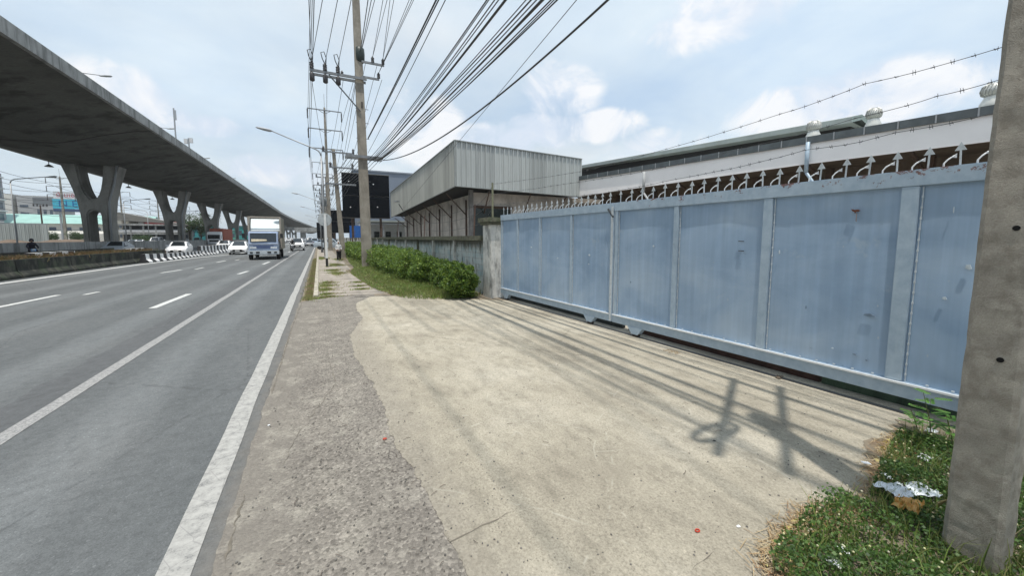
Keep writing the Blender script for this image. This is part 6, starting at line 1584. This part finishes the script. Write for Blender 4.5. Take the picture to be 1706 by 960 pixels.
x, y = scatter(gp_, 26000, dens); tall = np.array([max(0, mnoise.noise(Vector((a * 1.1, b_ * .9, 5))) + .35) for a, b_ in zip(x, y)]) * np.clip((x - 1.7) / 1.0, .15, 1); P = np.stack([x, y, .02 + (.06 + .30 * tall) * rng.random(len(x))], 1); V, Fc = leaf_quads(P, .038, .35, .8); o = bulk('verge_weeds', V, Fc, mat_leaf('verge_leaf', [(.03, .065, .015), (.07, .14, .025), (.14, .23, .04), (.25, .33, .08)], trans=.2)); o['kind'] = 'stuff'
x, y = scatter(gp_, 3500, dens); P = np.stack([x, y, rng.uniform(.05, .16, len(x))], 1); V, Fc = leaf_quads(P, .03, .35, .6); o = bulk('pale_dry_leaves', V, Fc, M_DRY); o['kind'] = 'stuff'
edge = [tuple(G(*p)[:2]) for p in ((575, 452), (583, 456), (600, 468), (622, 482), (650, 492), (672, 497.5), (668, 487), (640, 474), (612, 458), (598, 446))]
x, y = scatter(edge, 5000); V, Fc = blades(np.stack([x, y, np.full(len(x), .01)], 1), .06, .010, 1.2); o = bulk('dry_verge_grass', V, Fc, M_DRY); o['kind'] = 'stuff'
# weeds in gutter and on the pavement
def patch(name, pts, n, h, mat, w=.01, lean=.9):
    PP = []
    for (cx_, cy_, rx, ry) in pts:
        m = max(20, int(n * rx * ry)); a = rng.uniform(0, 6.28, m); r = np.abs(rng.normal(0, .62, m)) * (1 + .5 * np.sin(a * 3 + cx_ * 9) + .3 * np.sin(a * 7))
        PP.append(np.stack([cx_ + rx * r * np.cos(a), cy_ + ry * r * np.sin(a), np.full(m, .02)], 1))
    V, Fc = blades(np.concatenate(PP), h, w, lean); o = bulk(name, V, Fc, mat); o['kind'] = 'stuff'; return o
gut = [(-.35 + .05 * mnoise.noise(Vector((k, 1, 1))), 12.6 + k * .55, .11, .32) for k in range(46)]
patch('gutter_weeds', gut, 9000, .05, M_DRY, .012)
patch('gutter_green_weeds', gut[::3] + gut[1::5], 9000, .05, M_GRASS, .012)
pv = [(.12, 13.4, .30, .22), (.10, 14.6, .26, .5), (.14, 15.8, .28, .5), (.2, 16.9, .25, .45), (.75, 21.2, .35, .8), (.6, 23.3, .35, .7), (1.3, 16.5, .28, .2), (1.25, 15.2, .3, .15), (.15, 12.75, .35, .12), (1.25, 14.2, .35, .15), (.9, 28, .4, 1.2), (.2, 38, .35, 2), (1.4, 35, .3, 1.5), (-.1, 12.6, .2, .12)]
patch('pavement_weeds', pv, 5200, .06, M_GRASS, .012, 1.1); patch('pavement_dry_grass', [(a + .12, b_ + .1, c * .9, d) for a, b_, c, d in pv], 3800, .05, M_DRY, .011, 1.2)
_mg = patch('median_dry_grass', [(-13.3 + .3 * mnoise.noise(Vector((k, 2, 2))), 18 + k * 1.1, .6, .9) for k in range(24)], 420, .30, simple_dry := mat_leaf('rusty_dry_grass', [(.15, .075, .035), (.24, .14, .07), (.12, .12, .05)]), .03, .8)
_mg.location.z = .66
# near-right weed bed round the pole
nw = [tuple(G(*p)[:2]) for p in ((1280, 958), (1300, 905), (1345, 862), (1385, 848), (1440, 838), (1462, 800), (1478, 755), (1500, 725))] + [(4.95, 1.15), (5.35, .4), (5.4, -2.2), (1.8, -2.2)]
def d2(x, y):
    return np.clip(1.15 - .28 * np.maximum(0, -y), .2, 1)
x, y = scatter(nw, 95000, d2)
keep = np.array([mnoise.noise(Vector((a * 3.3, b_ * 3.3, 7))) + .6 * mnoise.noise(Vector((a * 9, b_ * 9, 1))) > -.52 for a, b_ in zip(x, y)]); x = x[keep]; y = y[keep]
hh = np.array([.045 + .13 * (mnoise.noise(Vector((a * 2.6, b_ * 2.6, 3))) + .35) for a, b_ in zip(x, y)]).clip(.02, .26)
dd = np.hypot(x, y)
P = np.stack([x, y, .012 + hh * rng.uniform(.2, 1.1, len(x))], 1); V, Fc = leaf_quads(P, .019 * rng.uniform(.7, 1.35, len(x)), .35, .85); o = bulk('weed_leaves', V, Fc, M_CLOVER); o['kind'] = 'stuff'
k = rng.choice(len(x), 9000); V, Fc = blades(np.stack([x[k], y[k], np.full(9000, .012)], 1), .13, .004, .6); o = bulk('weed_stems', V, Fc, M_GRASS); o['kind'] = 'stuff'
k = rng.choice(len(x), 620); P = np.stack([x[k], y[k], hh[k] + .03 + rng.uniform(0, .035, 620)], 1)
fm = MB()
for p in P: fm.lathe(tuple(p), [(.001, -.003), (.0055 + .003 * random.random(), 0), (.005, .006), (.001, .009)], 6)
o = fm.build('weed_flowers', mat_leaf('tiny_flower', [(.55, .55, .42), (.62, .60, .30), (.45, .42, .30)], trans=.05), None, True); o['kind'] = 'stuff'
# long blades, dead stalks and stray tufts that break the outline of the weed bed
k = rng.choice(len(x), 2600); V, Fc = blades(np.stack([x[k], y[k], np.full(2600, .012)], 1), rng.uniform(.10, .26, 2600), .0045, .9); o = bulk('long_weed_blades', V, Fc, M_GRASS); o['kind'] = 'stuff'
k = rng.choice(len(x), 900); V, Fc = blades(np.stack([x[k], y[k], np.full(900, .012)], 1), rng.uniform(.08, .24, 900), .0035, 1.2); o = bulk('dead_stalks', V, Fc, M_DRY); o['kind'] = 'stuff'
# straw and dead litter at the edge
ed = [tuple(G(*p)[:2]) for p in ((1262, 958), (1285, 905), (1340, 855), (1440, 835), (1455, 792), (1470, 745), (1500, 720), (1540, 740), (1500, 800), (1480, 850), (1400, 880), (1340, 900), (1330, 958))]
x, y = scatter(ed, 4200); n = len(x); x = x + rng.normal(0, .05, n); y = y + rng.normal(0, .04, n); a = rng.uniform(0, 6.28, n)
P = np.stack([x, y, rng.uniform(.014, .035, n)], 1); d = np.stack([np.cos(a), np.sin(a), rng.normal(0, .12, n)], 1) * rng.uniform(.015, .06, n)[:, None]; s = np.stack([-np.sin(a), np.cos(a), np.zeros(n)], 1) * .0018
V = np.stack([P - d - s, P + d - s, P + d + s, P - d + s], 1).reshape(-1, 3); o = bulk('straw_litter', V, np.arange(4 * n).reshape(n, 4), mat_leaf('straw', [(.20, .09, .045), (.38, .26, .13), (.48, .40, .26)], trans=.05)); o['kind'] = 'stuff'
x, y = scatter(ed, 420); P = np.stack([x, y, np.full(len(x), .03)], 1); V, Fc = leaf_quads(P, .035, .25, .6); o = bulk('dead_leaves', V, Fc, mat_leaf('dead_leaf', [(.22, .09, .04), (.42, .30, .08), (.55, .45, .15), (.5, .46, .38)], trans=.05)); o['kind'] = 'stuff'
# grit, chips and twigs lying on the hard ground
n = 2600; x = rng.uniform(-.5, 4.8, n); y = 1.3 + rng.random(n) ** 1.5 * 10; c = rng.random(n); ok = (x < 1.2) | (c < .25); x, y = x[ok], y[ok]
gm = MB()
for a, b_ in zip(x, y):
    s = random.uniform(.0025, .007); gm.box((a, b_, .012 + s * .4), (s * 2, s * 1.5, s), random.uniform(0, 3), .6)
o = gm.build('loose_grit', simple('grit_grey', (.16, .15, .135), .9, var=.5, scale=30)); o['kind'] = 'stuff'
tw = MB()
for k in range(90):
    a = random.uniform(-.5, .8) if k % 3 else random.uniform(.8, 4.4); b_ = random.uniform(1.4, 7); t_ = random.uniform(0, 6.28); L_ = random.uniform(.02, .075)
    p = Vector((a, b_, .016)); q = p + Vector((math.cos(t_) * L_, math.sin(t_) * L_, .002)); m = (p + q) / 2 + Vector((random.uniform(-.01, .01), random.uniform(-.01, .01), .004)); tw.tube([p, m, q], .0018, 4)
o = tw.build('fallen_twigs', simple('twig_dark', (.09, .065, .05), .9)); o['kind'] = 'stuff'

# ---- tall seedling by the pole and other small weeds
def seedling(label, loc, h, n, spread):
    t = thing('seedling', label, 'plant', loc); mb = MB(); tip = Vector((-.12 * h / .5, .05, h)); mb.tube([(0, 0, 0), (-.03, .02, h * .5), tuple(tip)], [.005, .004, .002], 5)
    VV = []; P = []
    for k in range(n):
        f = .35 + .65 * k / n; o_ = Vector((-.03 * f * 2, .02, h * f)); a = k * 2.4; e = o_ + Vector((math.cos(a) * spread, math.sin(a) * spread, .02)) * (1.1 - .4 * f)
        mb.tube([tuple(o_), tuple((o_ + e) / 2 + Vector((0, 0, .02))), tuple(e)], .0015, 4)
        for q in range(9):
            g_ = .25 + .75 * q / 8; c = o_.lerp(e, g_); d = (e - o_).normalized(); s = d.cross(Vector((0, 0, 1))).normalized()
            for sg in (-1, 1):
                w = s * sg * .030; b0 = c; VV.append((b0, b0 + w * .5 + d * .010, b0 + w + Vector((0, 0, .004)), b0 + w * .5 - d * .010))
    mb.build('stem', simple('green_stem', (.12, .13, .05), .7), t)
    V = np.array([tuple(v) for q in VV for v in q]); bulk('leaves', V, np.arange(len(V)).reshape(-1, 4), mat_leaf('seedling_leaf', [(.06, .16, .03), (.11, .26, .05), (.16, .33, .07)], trans=.3), t)
    return t
sp = G(1552, 752); seedling('tall thin-leaved green seedling growing in front of the gate beside the near pole', sp, .52, 12, .15)
sp = G(1530, 722); seedling('short bright green seedling at the foot of the gate', sp, .22, 8, .12)
sp = G(1590, 760); seedling('leafy green seedling touching the near pole', sp, .34, 10, .15)

# ---- rubbish
def crumple(name, label, cat, loc, size, mat, seed, rz=0, amp=.35, n=14):
    V = []
    for i in range(n + 1):
        for j in range(n + 1):
            u = i / n - .5; v = j / n - .5; p = Vector((u * 5, v * 5, seed)); e = 1 - max(abs(u), abs(v)) * 1.3
            z = (abs(mnoise.noise(p)) * 1.0 + abs(mnoise.noise(p * 2.3)) * .7) * amp + .25 * e
            V.append((u * size[0] * (1 + .25 * mnoise.noise(p * .6 + Vector((3, 0, 0)))), v * size[1] * (1 + .35 * mnoise.noise(p * .7)), max(.0, z) * size[2]))
    for (i, j) in (): pass
    Fs = [(i * (n + 1) + j, (i + 1) * (n + 1) + j, (i + 1) * (n + 1) + j + 1, i * (n + 1) + j + 1) for i in range(n) for j in range(n)]
    o = MB().add(V, Fs).build(name, mat, None, False); md = o.modifiers.new('thickness', 'SOLIDIFY'); md.thickness = .002
    o.location = loc; o.rotation_euler = (0, 0, rz); return tag(o, label, cat)
M_BAG = simple('white_plastic', (.72, .76, .80), .25, var=.08, bump=0); M_ORB = simple('orange_plastic', (.55, .30, .08), .35, var=.25, scale=12); M_FOAM = simple('foam_white', (.80, .82, .84), .6, bump=0)
def g3(u, v, z=0): p = G(u, v, z); return (p.x, p.y, z)
crumple('plastic_bag', 'long crumpled white plastic bag lying in the weeds left of the near pole', 'plastic bag', g3(1512, 822, .07), (.34, .13, .11), M_BAG, 1.0, R(-25))
crumple('snack_wrapper', 'crumpled orange-brown plastic wrapper in front of the white bag', 'wrapper', g3(1512, 846, .06), (.19, .12, .12), M_ORB, 5.0, R(10))
crumple('brown_rag', 'dark brown scrap of rubbish left of the orange wrapper', 'rubbish', g3(1455, 852, .04), (.14, .09, .07), simple('brown_scrap', (.07, .035, .025), .7), 8.0, .4)
for k, (u, v, s, o) in enumerate(((1540, 765, .10, 'blue-white foam scrap nearest the foot of the gate'), (1476, 795, .07, 'small white foam scrap at the left rim of the weeds'), (1508, 790, .05, 'tiny white scrap between the bag and the foam scrap'), (1443, 773, .05, 'small white wrapper on the bare edge of the weeds'), (1552, 720, .10, 'white paper scrap beside the seedlings under the gate'), (1405, 918, .06, 'white scrap low in the near weeds'), (1390, 940, .07, 'thin white stick-like scrap in the nearest weeds'))):
    crumple('litter_scrap', o, 'litter', g3(u, v, .045), (s, s * .7, s * .5), M_FOAM, 11.0 + k, k * .8, n=7)
for k, (u, v, o) in enumerate(((1162, 884, 'small red ring of plastic on the bare concrete'), (641, 731, 'small red clip on the chipped shoulder'))):
    p = G(u, v, .02); P = [(p.x + .014 * math.cos(a), p.y + .010 * math.sin(a), .018) for a in np.linspace(0, 6.28, 13)]
    tag(MB().tube(P, .004, 5, False).build('red_ring' if k == 0 else 'red_clip', simple('red_plastic', (.5, .05, .02), .4)), o, 'litter')
for k, (u, v, o) in enumerate(((1230, 878, 'tiny white pebble-like scrap on the concrete right of the red ring'), (448, 709, 'tiny white scrap beside the white edge line'), (1190, 735, 'tiny dark dropping on the concrete'))):
    crumple('ground_scrap', o, 'litter', g3(u, v, .012), (.022, .016, .012), M_FOAM if k < 2 else M_TRIM, 30.0 + k, k, n=4)
crumple('flat_stone', 'flat brown stone lying against the gate track', 'stone', g3(1298, 630, .01), (.12, .07, .06), simple('stone_brown', (.14, .11, .08), .9), 41.0, .2)
sc_ = G(1118, 587); t = MB(); 
for k in range(40): 
    a = random.uniform(0, 6.28); r_ = random.random() ** .5; t.box((sc_.x + .09 * r_ * math.cos(a), sc_.y + .14 * r_ * math.sin(a), .014), (.02, .012, .006), random.uniform(0, 3))
o = t.build('gravel_spill', simple('tan_gravel', (.36, .27, .17), .9)); o['kind'] = 'stuff'
# ================================================================== HAZE
if True:
    hz = MB().box((-100, 480, 36), (1500, 1300, 76)).build('haze', None); hz.location.z = -.5; hz['kind'] = 'stuff'
    m = bpy.data.materials.new('haze'); m.use_nodes = True; nt = m.node_tree; nt.nodes.clear()
    o = nt.nodes.new('ShaderNodeOutputMaterial'); v = nt.nodes.new('ShaderNodeVolumePrincipled')
    v.inputs['Color'].default_value = (.985, .992, 1, 1); v.inputs['Density'].default_value = .00032; v.inputs['Anisotropy'].default_value = .3
    nt.links.new(v.outputs[0], o.inputs['Volume']); hz.data.materials.append(m)
